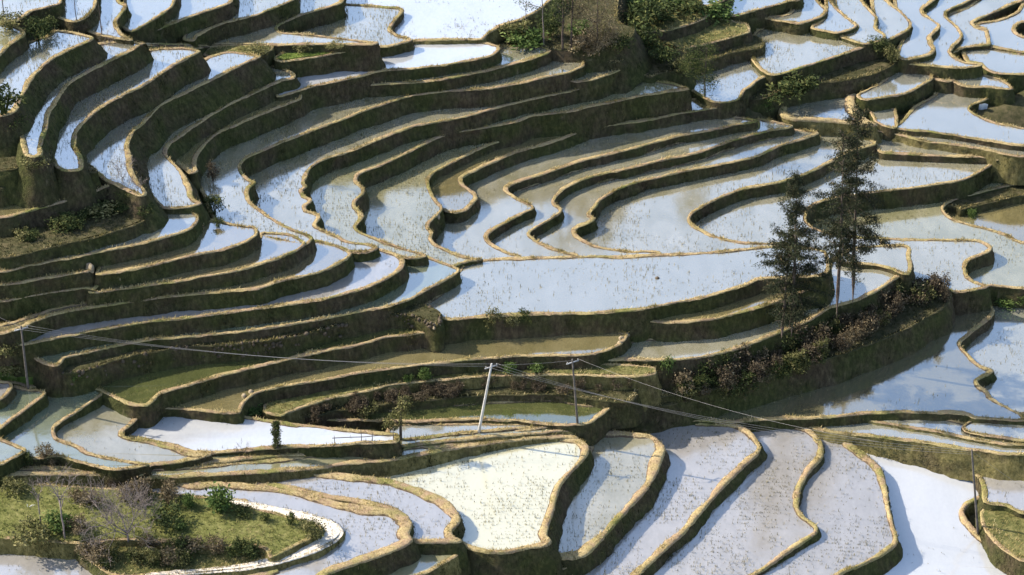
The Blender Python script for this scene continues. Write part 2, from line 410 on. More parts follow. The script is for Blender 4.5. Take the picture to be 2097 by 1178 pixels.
S('E', -3.7, 'pale', b5 + P("1340,575 1220,570 1120,545 1080,510 1072,485 1078,470 1135,437 1130,425 1125,412 1148,388") + sh(b4, 0, 12, 1, 11) + P("1560,258"), .3, 3)
S('F', -5.0, 'pale', b6 + P("1600,590 1400,600 1240,570 1180,520 1168,485 1172,466 1200,450 1205,430 1222,408 1262,395") + sh(b5, 0, 13, 1, 11) + P("1640,262"), 1.2, 3)
S('G', -6.3, 'pale', b7 + P("1790,560 1650,600 1480,580 1410,520 1400,470 1405,440 1425,430 1455,424 1526,402 1597,390 1661,368 1699,350 1750,326 1800,308 1815,314 1870,318 1950,321"), 1.0, 3)
S('TRa', 7.4, 'scrub_ground', "1135,0 1100,40 1040,60 1008,80 1030,93 1095,94 1130,101 1200,105 1280,90 1300,60 1265,40 1290,-130 1140,-130", 0, 4, .5)
S('TRb', 5.7, 'scrub_ground', "1120,104 1150,118 1200,123 1250,130 1275,128 1275,100 1230,80 1130,95", 0, 4, .5)
S('TRc', 2.9, 'scrub_ground', "1258,134 1290,145 1333,160 1348,152 1400,140 1400,100 1330,85 1262,105", 0, 4, .5)
# upper right fan
S('GG0', 4.8, 'blue', "1500,-30 1483,0 1455,13 1430,5 1440,-130 1500,-130", .3)
S('GG1', 3.3, 'blue', "1645,-30 1640,0 1620,3 1557,20 1506,33 1490,30 1480,10 1515,-130 1645,-130", .4)
S('GG2', 2.1, 'blue', "1672,-30 1674,0 1694,20 1684,33 1660,44 1640,51 1620,48 1560,35 1620,18 1648,-130 1672,-130", .4)
S('GG3', 1.6, 'blue', "1698,-30 1704,3 1732,33 1755,52 1745,60 1714,69 1700,66 1660,58 1680,42 1690,20 1670,-130 1698,-130", .4)
S('GG4', 1.1, 'pale', "1760,-30 1765,0 1796,36 1795,58 1813,71 1810,82 1790,88 1770,92 1735,82 1720,74 1750,62 1752,52 1708,10 1700,-130 1760,-130", .6)
S('GG5', 0.3, 'pale', "1808,-30 1819,0 1847,25 1864,46 1862,60 1839,74 1826,82 1812,86 1800,80 1790,60 1785,30 1762,-130 1808,-130", .6, 4)
S('GG6', -0.5, 'blue', "1925,-20 1915,0 1890,24 1926,53 1905,76 1915,102 1903,115 1862,122 1850,122 1835,112 1845,82 1855,60 1858,46 1830,10 1840,-130 1925,-130", .2, 4)
S('GG7', -1.1, 'blue', "2010,-15 1989,0 1936,28 1964,59 1971,76 1946,108 1974,127 2010,132 2000,137 1950,140 1880,134 1842,129 1850,118 1900,108 1892,80 1912,55 1882,30 1920,-10 1930,-130 2010,-130", .4)
S('GG8', -1.6, 'pale', "2110,-10 2089,3 1994,46 2000,55 2022,64 2028,92 2010,95 1979,98 1945,110 1962,80 1955,60 1930,32 2000,-5 2010,-130 2110,-130", .3)
S('GG9', -1.9, 'blue', "2170,20 2097,45 2080,55 2080,65 2097,75 2170,95 2170,112 2097,108 2060,102 2028,96 2012,90 2018,62 1992,50 2090,12 2105,-130 2170,-130", .3)
S('GG10', -2.1, 'blue', "2170,160 2097,154 2050,152 2030,148 2015,140 2006,132 1980,128 1970,102 2030,99 2097,110 2170,114", .3)
S('RT8', -2.6, 'blue', "1900,137 1950,141 2035,158 2062,170 2073,183 2030,181 1975,177 1950,166 1925,152", .3)
S('RT7', -2.5, 'blue', "1893,141 1920,142 1948,150 1957,160 1940,168 1912,163 1902,152", .1, 2.5)
S('RT6', -2.3, 'blue', "1842,130 1880,140 1897,145 1908,155 1910,163 1890,175 1852,194 1788,204 1770,205 1755,195 1800,172 1826,150 1832,135", .5, 3)
S('RT5', -3.8, 'blue', "1785,205 1830,222 1838,238 1835,262 1810,258 1792,248 1780,225", .2)
S('RT4', -3.2, 'blue', "1785,165 1762,183 1750,205 1753,222 1775,248 1795,260 1700,251 1625,248 1600,240 1595,222 1630,203 1690,178 1740,165", .6, 3, .22, None, .9, .35)
S('RT3', -4.0, 'blue', "2073,183 2030,200 1992,216 1985,224 2002,236 2030,248 2060,255 2097,262 2170,278 2170,313 2097,300 1999,286 1918,273 1834,264 1845,248 1870,222 1900,203 1930,183 1970,172 2020,172", .6)
S('RT2', -4.6, 'blue', "1785,268 1830,275 1877,287 1960,299 2020,308 2060,317 2090,322 2170,335 2170,300 2097,290 1999,276 1918,262 1834,254 1800,262", .3)
S('RT1', -5.5, 'blue', "1808,315 1870,318 1950,321 2030,324 2045,329 2062,321 2060,305 1960,290 1877,278 1800,268 1790,288 1795,305", .5)
S('EE', 0.2, 'blue', "1574,154 1556,163 1540,175 1526,186 1513,204 1485,211 1460,210 1440,200 1411,183 1370,170 1327,158 1340,150 1411,140 1480,128 1550,123 1570,138", .7, 4)
S('DD', 0.7, 'pale', "1577,54 1633,51 1673,58 1720,75 1772,94 1760,100 1699,122 1640,140 1597,153 1574,153 1552,140 1535,110 1540,75 1555,60", 2.2, 3)
S('DB', -1.2, 'scrub_ground', "1840,118 1838,128 1800,150 1740,165 1680,172 1600,190 1560,204 1530,200 1560,165 1690,130 1770,105 1815,95", 0, 5, .35)
S('GLa', 4.2, 'grassland', "1300,66 1360,63 1411,53 1444,38 1455,20 1380,-10 1300,0 1265,50", 0, 4, .35)
S('GLb', 2.9, 'grassland', "1330,104 1400,100 1470,86 1534,67 1530,50 1510,47 1460,40 1400,62 1300,78", 0, 3, .3)
S('GLc', 1.6, 'scrub_ground', "1350,140 1430,132 1500,110 1560,100 1565,90 1540,72 1470,92 1330,112", 0, 3, .3)
S('BKg', -7.6, 'scrub_ground', "1255,838 1300,836 1360,832 1420,815 1400,790 1300,790 1260,815", 0, 3, .3)
# right hand valley
S('J', -8.5, 'olive', "2170,360 2097,377 2045,386 1975,403 1942,417 1932,428 1938,439 1955,450 1985,460 2030,470 2060,480 2097,497 2170,530 2170,588 2097,592 2030,588 1990,594 1960,602 1935,620 1880,600 1820,580 1740,560 1660,520 1630,470 1635,440 1660,428 1700,424 1800,406 1930,393 1985,378 2030,350 2060,326 2100,318 2170,325", 1.0, 3)
S('M0', -8.8, 'scrub_ground', "2170,395 2097,402 2030,417 1985,425 1968,432 1960,425 1935,420 1975,398 2045,380 2170,360", 0, 2)
S('M', -9.6, 'mud', "2170,560 2060,500 1985,480 1930,445 1935,420 2045,400 2170,370", .3, 2)
S('K', -7, 'pale', "1790,488 1860,489 1960,491 2005,492 2024,499 2031,508 2025,517 2003,526 1984,534 1977,546 1978,560 1993,574 2025,587 2000,595 1960,600 1935,595 1890,605 1840,600 1790,560 1760,520 1770,495", 1.0, 3)
S('I2', -3.1, 'pale', "1750,507 1800,502 1850,502 1864,510 1862,525 1868,545 1862,562 1845,561 1820,551 1790,543 1740,540 1715,535 1730,515", .3, 5, .15)
S('I', -3.6, 'pale', "1228,736 1290,739 1380,739 1450,731 1500,719 1550,701 1600,683 1650,661 1700,633 1750,618 1790,600 1820,582 1840,570 1846,562 1820,552 1790,545 1750,530 1705,530 1690,560 1690,595 1660,615 1630,634 1550,660 1470,682 1400,692 1330,692 1285,698 1262,708 1235,722", .05, 4, .3, None, .5, .15)
S('R1', -1.5, 'mud', "1308,655 1350,662 1400,662 1470,654 1550,633 1630,606 1668,588 1690,578 1690,560 1660,562 1600,575 1557,590 1531,600 1455,623 1378,638 1318,646", .1, 4, .25)
S('P0', 0, 'blue', "945,546 985,533 1055,527 1200,525 1350,521 1460,515 1575,505 1640,506 1688,514 1698,535 1696,560 1675,567 1640,569 1600,571 1557,574 1531,584 1455,607 1378,622 1302,637 1200,643 1182,643 1080,646 978,651 927,655 885,653 850,655 840,640 865,622 905,598 930,578", .9, 4.5)
S('BK', -6.8, 'scrub_ground', "1262,825 1340,815 1420,808 1500,790 1560,775 1640,752 1720,728 1800,700 1870,668 1925,635 1948,608 1938,588 1900,578 1840,590 1750,640 1650,690 1550,725 1450,755 1380,765 1290,785", 0, 4.5, .3)
S('V', -9.8, 'deep', "1945,606 1960,601 2005,603 2012,610 2035,635 2030,650 2015,663 1985,685 1967,702 1972,715 1990,735 2012,750 2036,758 2030,766 2003,780 2008,792 2025,802 2028,812 2055,830 2097,852 2110,862 2040,860 1994,858 1979,851 1903,846 1826,846 1724,854 1597,860 1506,865 1378,862 1276,865 1215,870 1190,860 1230,830 1290,800 1400,785 1550,755 1700,710 1850,650 1930,615", .25, 3)
S('N', -10.9, 'blue', "2170,605 2170,890 2097,870 2040,845 2000,815 1985,785 1960,745 1950,705 1990,660 2005,625 2030,600 2097,598", .8, 3)
S('M3', -10.2, 'blue', "1990,863 1970,875 1979,885 2050,897 2097,905 2170,918 2170,850 2097,845 2030,850")
S('M2', -10.5, 'blue', "1762,858 1826,870 1928,887 2020,905 2060,911 2170,928 2170,900 2097,888 1979,868 1928,854 1867,850 1820,848", .1)
S('M1', -10.8, 'blue', "1650,870 1661,877 1700,885 1750,892 1800,897 1852,903 1900,909 1953,918 2004,924 2060,932 2170,950 2170,920 2097,905 2020,893 1928,875 1826,858 1762,850 1691,855", .1, 2.5, .5)
S('BR2', -13.2, 'mauve', "2010,930 2170,948 2170,1080 2090,1052 2060,1037 2015,1030 2010,990 1985,950", .8)
S('BRg', -13.9, 'grassland', "2170,1045 2097,1035 2060,1035 2010,1045 2020,1090 2097,1150 2170,1200 2240,1120")
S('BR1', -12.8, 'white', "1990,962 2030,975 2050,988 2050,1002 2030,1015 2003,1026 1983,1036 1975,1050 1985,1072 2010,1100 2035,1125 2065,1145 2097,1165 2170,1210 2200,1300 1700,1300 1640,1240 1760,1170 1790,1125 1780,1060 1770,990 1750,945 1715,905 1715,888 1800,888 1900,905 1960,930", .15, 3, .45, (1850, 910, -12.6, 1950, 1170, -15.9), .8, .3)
# stony ledges half way down the higher walls
S('WL', 0.45, 'scrub_ground', "895,668 850,650 800,645 770,642 740,652 690,670 620,686 550,699 450,709 380,711 300,725 230,741 180,759 130,766 110,758 130,735 229,712 400,690 600,668 730,645 800,630 860,625 900,640", 0, 2.6, .15, None, .35, .08)
S('U1L', 6.9, 'scrub_ground', "528,492 515,508 460,527 405,538 330,552 270,568 240,576 235,565 330,540 450,514 500,500 520,480", 0, 2.2, .15, None, .3, .06)
S('R1L', -2.5, 'scrub_ground', "1322,676 1400,676 1475,668 1500,652 1560,645 1640,622 1676,600 1690,585 1660,580 1550,622 1470,645 1400,655 1330,658", 0, 2.6, .15, None, .35, .08)
# lower left terraces
S('U00', 10.6, 'scrub_ground', "331,426 321,438 267,466 178,492 117,505 0,530 -80,548 -80,470 0,462 120,438 234,392 290,400 320,412", 0, 3, .3)
S('AA', 12.6, 'mud', "190,383 219,381 236,376 219,384 120,418 60,433 0,448 -80,465 -80,400 0,390 60,385 130,365 190,362", .1, 4, .4)
S('U0', 9.4, 'blue', "345,428 390,432 407,445 402,458 382,474 318,494 219,515 135,532 60,545 0,558 -80,572 -80,540 0,538 117,516 178,502 267,478 321,450", 0, 3)
S('U1', 7.8, 'strip', "440,451 480,460 520,465 528,473 526,483 502,498 451,514 400,524 330,540 255,557 211,563 195,560 219,530 318,508 382,488 404,470 420,455", .05, 3)
S('U1b', 8.1, 'mud', "180,543 185,556 102,570 0,585 -80,597 -80,560 0,553 100,543 170,533", 0, 3)
S('U2', 6.2, 'strip', "548,477 591,479 614,489 624,498 618,507 578,529 527,544 476,559 400,570 382,575 255,593 195,601 180,598 211,578 255,571 405,538 458,527 502,512 526,494 535,478", .15, 3)
S('U2b', 6.5, 'mud', "190,594 176,590 76,605 0,619 -80,634 -80,598 0,598 100,583 190,574 200,585", 0, 3)
S('U3', 4.75, 'strip', "650,493 693,503 714,513 719,522 706,534 655,559 578,577 525,593 400,604 357,608 229,626 127,641 64,661 0,687 -80,715 -80,690 0,665 100,635 199,616 255,609 382,592 479,574 527,559 578,545 610,522 620,500", .15, 3)
S('U4', 3.05, 'mauve', "775,509 813,520 828,532 827,546 810,561 782,577 744,593 670,613 553,631 400,651 306,661 204,677 127,692 51,707 30,705 64,678 127,657 229,642 357,625 400,621 525,609 578,594 655,576 700,552 710,532 715,514 745,505", .9, 3)
S('W', 1.4, 'teal', "868,522 879,526 899,534 927,545 941,552 936,561 902,581 851,609 800,628 731,641 629,661 527,677 400,690 306,698 229,711 160,728 132,735 120,750 95,748 70,735 65,718 127,708 204,694 306,678 400,668 553,648 670,630 744,610 782,594 818,567 818,545 825,525 848,518", .4, 4.5)
S('GR', 0.6, 'lush', "0,745 60,738 112,745 122,772 112,790 60,793 22,785 -80,795 -80,720 0,708", 0, 3, .5, (60, 735, .9, 60, 793, -1.6))
S('Q2', -1.3, 'green', "885,681 808,691 790,693 731,709 629,729 527,754 450,772 382,793 331,808 312,824 300,832 275,831 250,824 230,812 212,804 195,796 150,795 140,775 180,758 229,738 306,722 400,714 527,702 629,686 731,666 800,655 860,655 900,668", .3, 3, .2, (880, 690, -1.0, 250, 810, -1.9))
S('Q1', -2.7, 'mud', "1276,703 1245,717 1207,727 1169,730 1080,730 953,739 876,748 800,756 731,767 629,785 560,797 527,805 505,818 493,836 490,846 450,846 400,841 340,836 305,834 318,826 345,815 400,799 527,770 629,747 731,726 790,710 860,697 900,682 1000,672 1180,672 1285,682", .05, 3, .2, (1270, 710, -2.3, 400, 840, -3.4))
S('S1', -4.2, 'grassland', "1343,767 1299,772 1182,770 1029,770 927,777 800,790 757,801 655,824 590,846 575,853 540,846 545,825 629,800 731,783 800,771 876,763 953,754 1080,745 1200,745 1340,752", 0, 3.5, .22, (1200, 760, -4.0, 600, 830, -4.6))
S('S2', -5.6, 'scrub_ground', "1290,824 1207,818 1131,809 1004,811 899,819 833,826 782,830 680,844 640,856 620,850 655,838 757,817 927,794 1029,788 1182,788 1300,792", 0, 2.5)
S('Q5', -6.4, 'green', "1290,820 1262,830 1240,845 1222,858 1205,868 1150,872 1093,868 1055,863 978,861 900,863 831,865 760,862 660,862 640,852 782,840 899,829 1004,822 1131,820 1207,828 1270,812", .4, 3)
S('Q6', -6.7, 'blue', "1130,872 1060,884 980,891 900,898 840,904 812,905 790,890 800,870 900,866 1055,868", .2)
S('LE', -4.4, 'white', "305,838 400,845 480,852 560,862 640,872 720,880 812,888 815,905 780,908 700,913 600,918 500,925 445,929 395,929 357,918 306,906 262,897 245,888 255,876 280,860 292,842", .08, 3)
S('LD', -3.5, 'pale', "250,823 280,831 294,838 290,848 275,866 255,882 252,890 262,897 306,906 357,918 395,929 435,931 400,941 350,951 310,955 290,975 229,965 183,955 143,935 110,905 103,880 140,850 199,816 220,806", .25, 3, .22, (280, 830, -3.3, 330, 950, -3.9))
S('LC', -2.4, 'teal', "70,797 130,796 194,796 212,803 199,816 143,854 114,874 111,884 117,897 143,907 165,915 183,928 229,938 306,951 290,958 240,963 200,957 160,947 120,935 80,940 40,935 0,905 0,880 51,845 88,812", .3, 3, .22, (200, 800, -2.1, 200, 950, -3.0))
S('LB', -1.3, 'teal', "25,790 60,797 92,803 92,808 87,814 51,841 3,877 -8,886 0,900 30,910 54,920 54,926 30,938 0,953 -80,985 -80,850 0,825 22,803", .2, 3, .22, (50, 800, -1.0, 30, 940, -1.9))
S('LA', -0.3, 'mauve', "20,783 26,792 22,800 0,820 -80,855 -80,770", .2, 3)
S('RD1', -5, 'olive', "300,958 400,952 470,945 553,938 706,925 810,916 899,908 1000,897 1120,887 1215,877 1215,868 1120,872 980,882 899,890 807,900 655,908 527,914 435,922 380,932 310,945", 0, 2.5, .4, (350, 940, -4.4, 1200, 880, -7.1), .55, .12)
S('RD2', -6, 'olive', "-80,978 0,976 180,973 300,980 420,976 560,968 640,962 720,952 800,944 870,932 950,918 1040,905 1150,898 1185,898 1150,884 1000,898 899,910 706,926 553,940 400,953 300,960 180,957 0,955 -80,960", 0, 2.5, .4, (200, 970, -4.0, 1150, 900, -7.3), .55, .12)
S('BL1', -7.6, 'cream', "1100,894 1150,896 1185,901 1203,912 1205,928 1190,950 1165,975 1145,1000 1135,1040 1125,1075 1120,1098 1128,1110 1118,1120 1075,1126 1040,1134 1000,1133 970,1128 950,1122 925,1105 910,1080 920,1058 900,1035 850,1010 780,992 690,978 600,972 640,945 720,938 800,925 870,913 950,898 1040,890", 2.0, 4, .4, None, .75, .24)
S('BL2', -8.9, 'pale', "1200,884 1270,886 1330,893 1352,907 1361,925 1350,960 1330,995 1300,1030 1260,1075 1225,1115 1205,1135 1190,1143 1165,1146 1135,1142 1105,1130 1100,1095 1115,1050 1130,1000 1170,960 1195,928 1190,905 1170,888", 1.8, 4, .4, (1270, 890, -9.0, 1210, 1130, -10.1), .75, .24)
S('BL3', -10.1, 'mauve', "1215,875 1300,867 1400,865 1480,868 1520,876 1545,895 1559,918 1550,935 1520,960 1480,1000 1440,1050 1400,1095 1350,1140 1310,1178 1270,1230 1200,1300 1120,1300 1160,1180 1205,1150 1290,1045 1335,970 1350,930 1338,910 1310,897 1260,889 1205,888", 2.2, 4.5, .4, (1430, 870, -10.2, 1350, 1150, -11.7), .75, .24)
S('BL4', -11.2, 'mauve', "1500,864 1560,866 1620,870 1655,878 1672,892 1685,914 1682,940 1661,965 1640,1002 1635,1040 1648,1061 1673,1079 1673,1092 1637,1118 1597,1146 1550,1176 1500,1215 1430,1300 1190,1300 1290,1200 1340,1150 1425,1065 1505,975 1545,935 1547,918 1532,892 1508,872", 2.2, 4.5, .4, (1580, 870, -10.9, 1600, 1150, -12.7), .75, .24)
S('BL5', -12.1, 'mauve', "1650,876 1690,880 1715,892 1760,922 1785,942 1806,962 1815,1000 1820,1040 1828,1077 1836,1105 1833,1118 1801,1143 1760,1162 1722,1178 1680,1215 1640,1300 1400,1300 1455,1225 1555,1150 1600,1120 1632,1090 1612,1068 1602,1042 1606,1002 1632,965 1655,940 1662,914 1652,888", 2.0, 5, .35, (1690, 885, -11.5, 1780, 1150, -13.5), .75, .24)
S('BM1', -6.2, 'mauve', "540,962 640,966 690,970 750,976 800,985 850,998 880,1010 912,1025 930,1040 943,1060 938,1075 926,1088 930,1100 947,1110 900,1113 850,1113 815,1105 820,1070 800,1050 740,1035 660,1020 560,1000 460,980", 1.8, 3, .35, None, .95, .22)
S('BM2', -5.4, 'mauve', "290,987 400,988 480,991 550,998 620,1012 700,1030 760,1040 805,1045 830,1055 843,1075 838,1095 845,1108 830,1120 780,1140 720,1160 670,1180 600,1230 380,1230 500,1180 620,1140 660,1110 640,1080 560,1055 440,1035 300,1020", 1.8, 3, .35, None, .95, .22)
S('PAL', -4.8, 'pale_path', "470,1022 560,1038 640,1053 690,1072 703,1090 685,1110 640,1133 580,1153 500,1167 400,1176 300,1183 300,1175 400,1166 500,1155 565,1140 620,1118 655,1098 662,1085 630,1071 560,1058 480,1042", 0, 3, .5, None, .3, .05)
S('ISL', -4.3, 'meadow', "-80,1005 60,992 150,996 250,1002 350,1012 420,1020 480,1032 540,1046 600,1060 645,1072 660,1085 645,1100 610,1117 575,1135 555,1143 548,1128 520,1118 430,1122 350,1112 250,1106 180,1112 100,1110 0,1102 -80,1098", 0, 3, .3, None, .3, .05)
S('ISLb', -5.0, 'grassland', "165,1128 225,1176 300,1180 400,1171 500,1159 565,1145 600,1120 500,1095 300,1090 180,1100", 0, 2.5, .4, None, .3, .05)
S('BB2', -6, 'mauve', "-80,1112 0,1119 60,1119 120,1125 170,1139 205,1159 228,1182 240,1300 -80,1300", .6, 3)
S('BM3', -7.3, 'olive', "850,1113 900,1114 940,1118 952,1123 930,1143 880,1171 830,1202 760,1300 560,1300 700,1185 770,1158 830,1128", 1.0, 4)
S('BB1', -11, 'mauve', "1205,1148 1165,1160 1130,1182 1090,1230 1060,1300 930,1300 940,1190 990,1160 1080,1128 1160,1125", 1.0)

# ------------------------------------------------------------------ outlines in metres
def catmull(pts, n=8):
    p = np.array(pts, dtype=float)
    a, b, c, d = np.roll(p, 1, 0), p, np.roll(p, -1, 0), np.roll(p, -2, 0)
    out = []
    for t in np.linspace(0, 1, n, endpoint=False):
        # gentle tension keeps corners where the banks turn sharply
        m1, m2 = (c - a) * 0.38, (d - b) * 0.38
        lim = np.linalg.norm(c - b, axis=1)[:, None]
        m1 = m1 * np.minimum(1, lim / (np.linalg.norm(m1, axis=1)[:, None] + 1e-9))
        m2 = m2 * np.minimum(1, lim / (np.linalg.norm(m2, axis=1)[:, None] + 1e-9))
        t2, t3 = t * t, t * t * t
        out.append((2*t3 - 3*t2 + 1) * b + (t3 - 2*t2 + t) * m1 + (-2*t3 + 3*t2) * c + (t3 - t2) * m2)
    return np.stack(out, 1).reshape(-1, 2)

def resample(p, step):
    q = np.vstack([p, p[:1]])
    s = np.concatenate([[0], np.cumsum(np.linalg.norm(np.diff(q, axis=0), axis=1))])
    n = max(24, int(s[-1] / step))
    t = np.linspace(0, s[-1], n, endpoint=False)
    return np.stack([np.interp(t, s, q[:, k]) for k in range(q.shape[1])], 1)

def inside(pt, poly):
    x, y = pt[:, 0], pt[:, 1]
    x0, y0 = poly[:, 0], poly[:, 1]
    x1, y1 = np.roll(x0, -1), np.roll(y0, -1)
    lo, hi = poly.min(0), poly.max(0)
    res = np.zeros(len(pt), bool)
    k = np.where((x >= lo[0]) & (x <= hi[0]) & (y >= lo[1]) & (y <= hi[1]))[0]
    if not len(k): return res
    X, Y = x[k][:, None], y[k][:, None]
    dy = np.where(y1 == y0, 1e-9, y1 - y0)
    c = ((y0 > Y) != (y1 > Y)) & (X < (x1 - x0) * (Y - y0) / dy + x0)
    res[k] = c.sum(1) % 2 == 1
    return res

def fnoise(p, seed, freq, octs=3):
    r = np.random.default_rng(seed)
    out = np.zeros(len(p)); amp = 1.0
    for o in range(octs):
        for k in range(3):
            d = r.normal(size=p.shape[1]); d /= np.linalg.norm(d)
            out += amp * np.sin(p @ d * freq * (0.7 + 0.6 * r.random()) * 6.283 + r.random() * 6.283) / 3
        freq *= 2.1; amp *= 0.55
    return out

for s in SL:
    q = catmull(s['poly'])
    if s['tilt']:
        x0, y0, z0, x1, y1, z1 = s['tilt']
        u = ((q[:, 0] - x0) * (x1 - x0) + (q[:, 1] - y0) * (y1 - y0)) / ((x1 - x0) ** 2 + (y1 - y0) ** 2)
        zz = (z0 + np.clip(u, -0.6, 1.8) * (z1 - z0)) * ZS
    else:
        zz = np.full(len(q), s['z'])
    w = np.array([at(a, b, c) for (a, b), c in zip(q, zz)])
    w = resample(w, 0.42)
    area = 0.5 * np.sum(w[:, 0] * np.roll(w[:, 1], -1) - np.roll(w[:, 0], -1) * w[:, 1])
    if area < 0: w = w[::-1].copy()
    s['w'] = w
    t = np.roll(w, -2, 0) - np.roll(w, 2, 0)
    t[:, 2] = 0
    t /= np.linalg.norm(t, axis=1)[:, None] + 1e-9
    s['n'] = np.stack([t[:, 1], -t[:, 0], np.zeros(len(t))], 1)
    s['area'] = abs(area)
    s['zmin'], s['zmax'] = w[:, 2].min(), w[:, 2].max()

def level_at(s, pt):
    """water level of a terrace at given points (nearly level strips included)"""
    if not s['tilt']: return np.full(len(pt), s['z'])
    w = s['w']
    A = np.stack([w[:, 0], w[:, 1], np.ones(len(w))], 1)
    k, *_ = np.linalg.lstsq(A, w[:, 2], rcond=None)
    return pt[:, 0] * k[0] + pt[:, 1] * k[1] + k[2]

def covered(pt, z, me_s, margin=0.15):
    res = np.zeros(len(pt), bool)
    for o in SL:
        if o is me_s or not len(z) or o['zmax'] < z.min() + margin: continue
        i = inside(pt, o['w'])
        if i.any():
            res |= i & (level_at(o, pt) > z + margin)
    return res

# ------------------------------------------------------------------ base ground: the hill under the terraces
def build_ground():
    ctrl = np.vstack([s['w'][::12] for s in SL])
    xs = np.concatenate([np.linspace(-900, -82, 12), np.linspace(-80, 80, 150), np.linspace(82, 900, 12)])
    ys = np.concatenate([np.linspace(-700, -62, 12), np.linspace(-60, 110, 150), np.linspace(114, 900, 16)])
    gx, gy = np.meshgrid(xs, ys)
    g = np.stack([gx.ravel(), gy.ravel()], 1)
    z = np.zeros(len(g))
    for i in range(0, len(g), 2000):
        d2_ = ((g[i:i+2000, None, :] - ctrl[None, :, :2]) ** 2).sum(2) + 1.5
        w = 1.0 / d2_ ** 1.6
        z[i:i+2000] = (w * ctrl[None, :, 2]).sum(1) / w.sum(1)
    z -= 1.3
    # beyond the survey the hill goes on rising behind and falling towards the valley
    far = np.clip((g[:, 1] - 95) / 700, 0, 1)
    z += far * 60
    near = np.clip((-55 - g[:, 1]) / 300, 0, 1)
    z -= near * 90
    z += fnoise(g, 5, 0.05, 3) * 0.25
    cell = 1.3
    for s in SL:
        for dx, dy in ((0, 0), (cell, 0), (-cell, 0), (0, cell), (0, -cell)):
            i = inside(g + np.array([dx, dy]), s['w'])
            z[i] = np.minimum(z[i], level_at(s, g[i]) - 0.9)
    nx, ny = len(xs), len(ys)
    idx = np.arange(nx * ny).reshape(ny, nx)
    f = np.stack([idx[:-1, :-1], idx[:-1, 1:], idx[1:, 1:], idx[1:, :-1]], 2).reshape(-1, 4)
    me = make_mesh('hillside', np.column_stack([g, z]), f, M['scrub_ground'], True)
    add('hillside', me, kind='structure')
    return xs, ys, z.reshape(ny, nx)
GX, GY, GZ = build_ground()
def ground_z(x, y):
    i = int(np.clip(np.searchsorted(GX, x) - 1, 0, len(GX) - 2)); j = int(np.clip(np.searchsorted(GY, y) - 1, 0, len(GY) - 2))
    u = (x - GX[i]) / (GX[i+1] - GX[i]); v = (y - GY[j]) / (GY[j+1] - GY[j])
    return GZ[j, i]*(1-u)*(1-v) + GZ[j, i+1]*u*(1-v) + GZ[j+1, i]*(1-u)*v + GZ[j+1, i+1]*u*v

def surface_z(x, y):
    z = ground_z(x, y); p = np.array([[x, y]])
    for s in SL:
        if s['zmax'] > z and inside(p, s['w'])[0]:
            z = max(z, float(level_at(s, p)[0]))
    return z

# ------------------------------------------------------------------ blades (grass, stubble)
def blades(base, height, lean, width, tint, bend=0.35):
    """one bent blade of three triangles per row of base"""
    n = len(base)
    az = rng.random(n) * 6.283
    d = np.stack([np.cos(az), np.sin(az), np.zeros(n)], 1)
    sd_ = np.stack([-np.sin(az), np.cos(az), np.zeros(n)], 1)
    h = height[:, None]; w_ = width[:, None]
    le = lean[:, None]
    up = np.array([0, 0, 1.0])
    v0 = base - sd_ * w_; v1 = base + sd_ * w_
    mid = base + up * h * 0.55 + d * h * le * 0.35
    v2 = mid + sd_ * w_ * 0.7; v3 = mid - sd_ * w_ * 0.7
    v4 = base + up * h * (1 - 0.3 * le) + d * h * le
    V = np.stack([v0, v1, v2, v3, v4], 1).reshape(-1, 3)
    k = np.arange(n)[:, None] * 5
    F = np.concatenate([k + np.array([[0, 1, 2]]), k + np.array([[0, 2, 3]]), k + np.array([[3, 2, 4]])])
    return V, F, np.repeat(tint, 5)

# ------------------------------------------------------------------ terraces
def strip_faces(nrow, n, keep):
    r = np.arange(nrow - 1)[:, None]; c = np.arange(n)[None, :]
    c2 = (c + 1) % n
    f = np.stack([r * n + c, (r + 1) * n + c, (r + 1) * n + c2, r * n + c2], 2)
    k = keep & np.roll(keep, -1)
    return f[:, k, :].reshape(-1, 4)

def compact(V, F):
    used = np.unique(F)
    m = np.full(len(V), -1, dtype=np.int64); m[used] = np.arange(len(used))
    return V[used], m[F]

def fill_poly(p, z):
    tri = tessellate_polygon([[Vector((a[0], a[1], 0)) for a in p]])
    return np.column_stack([p[:, :2], z]), np.array(tri, dtype=np.int32)

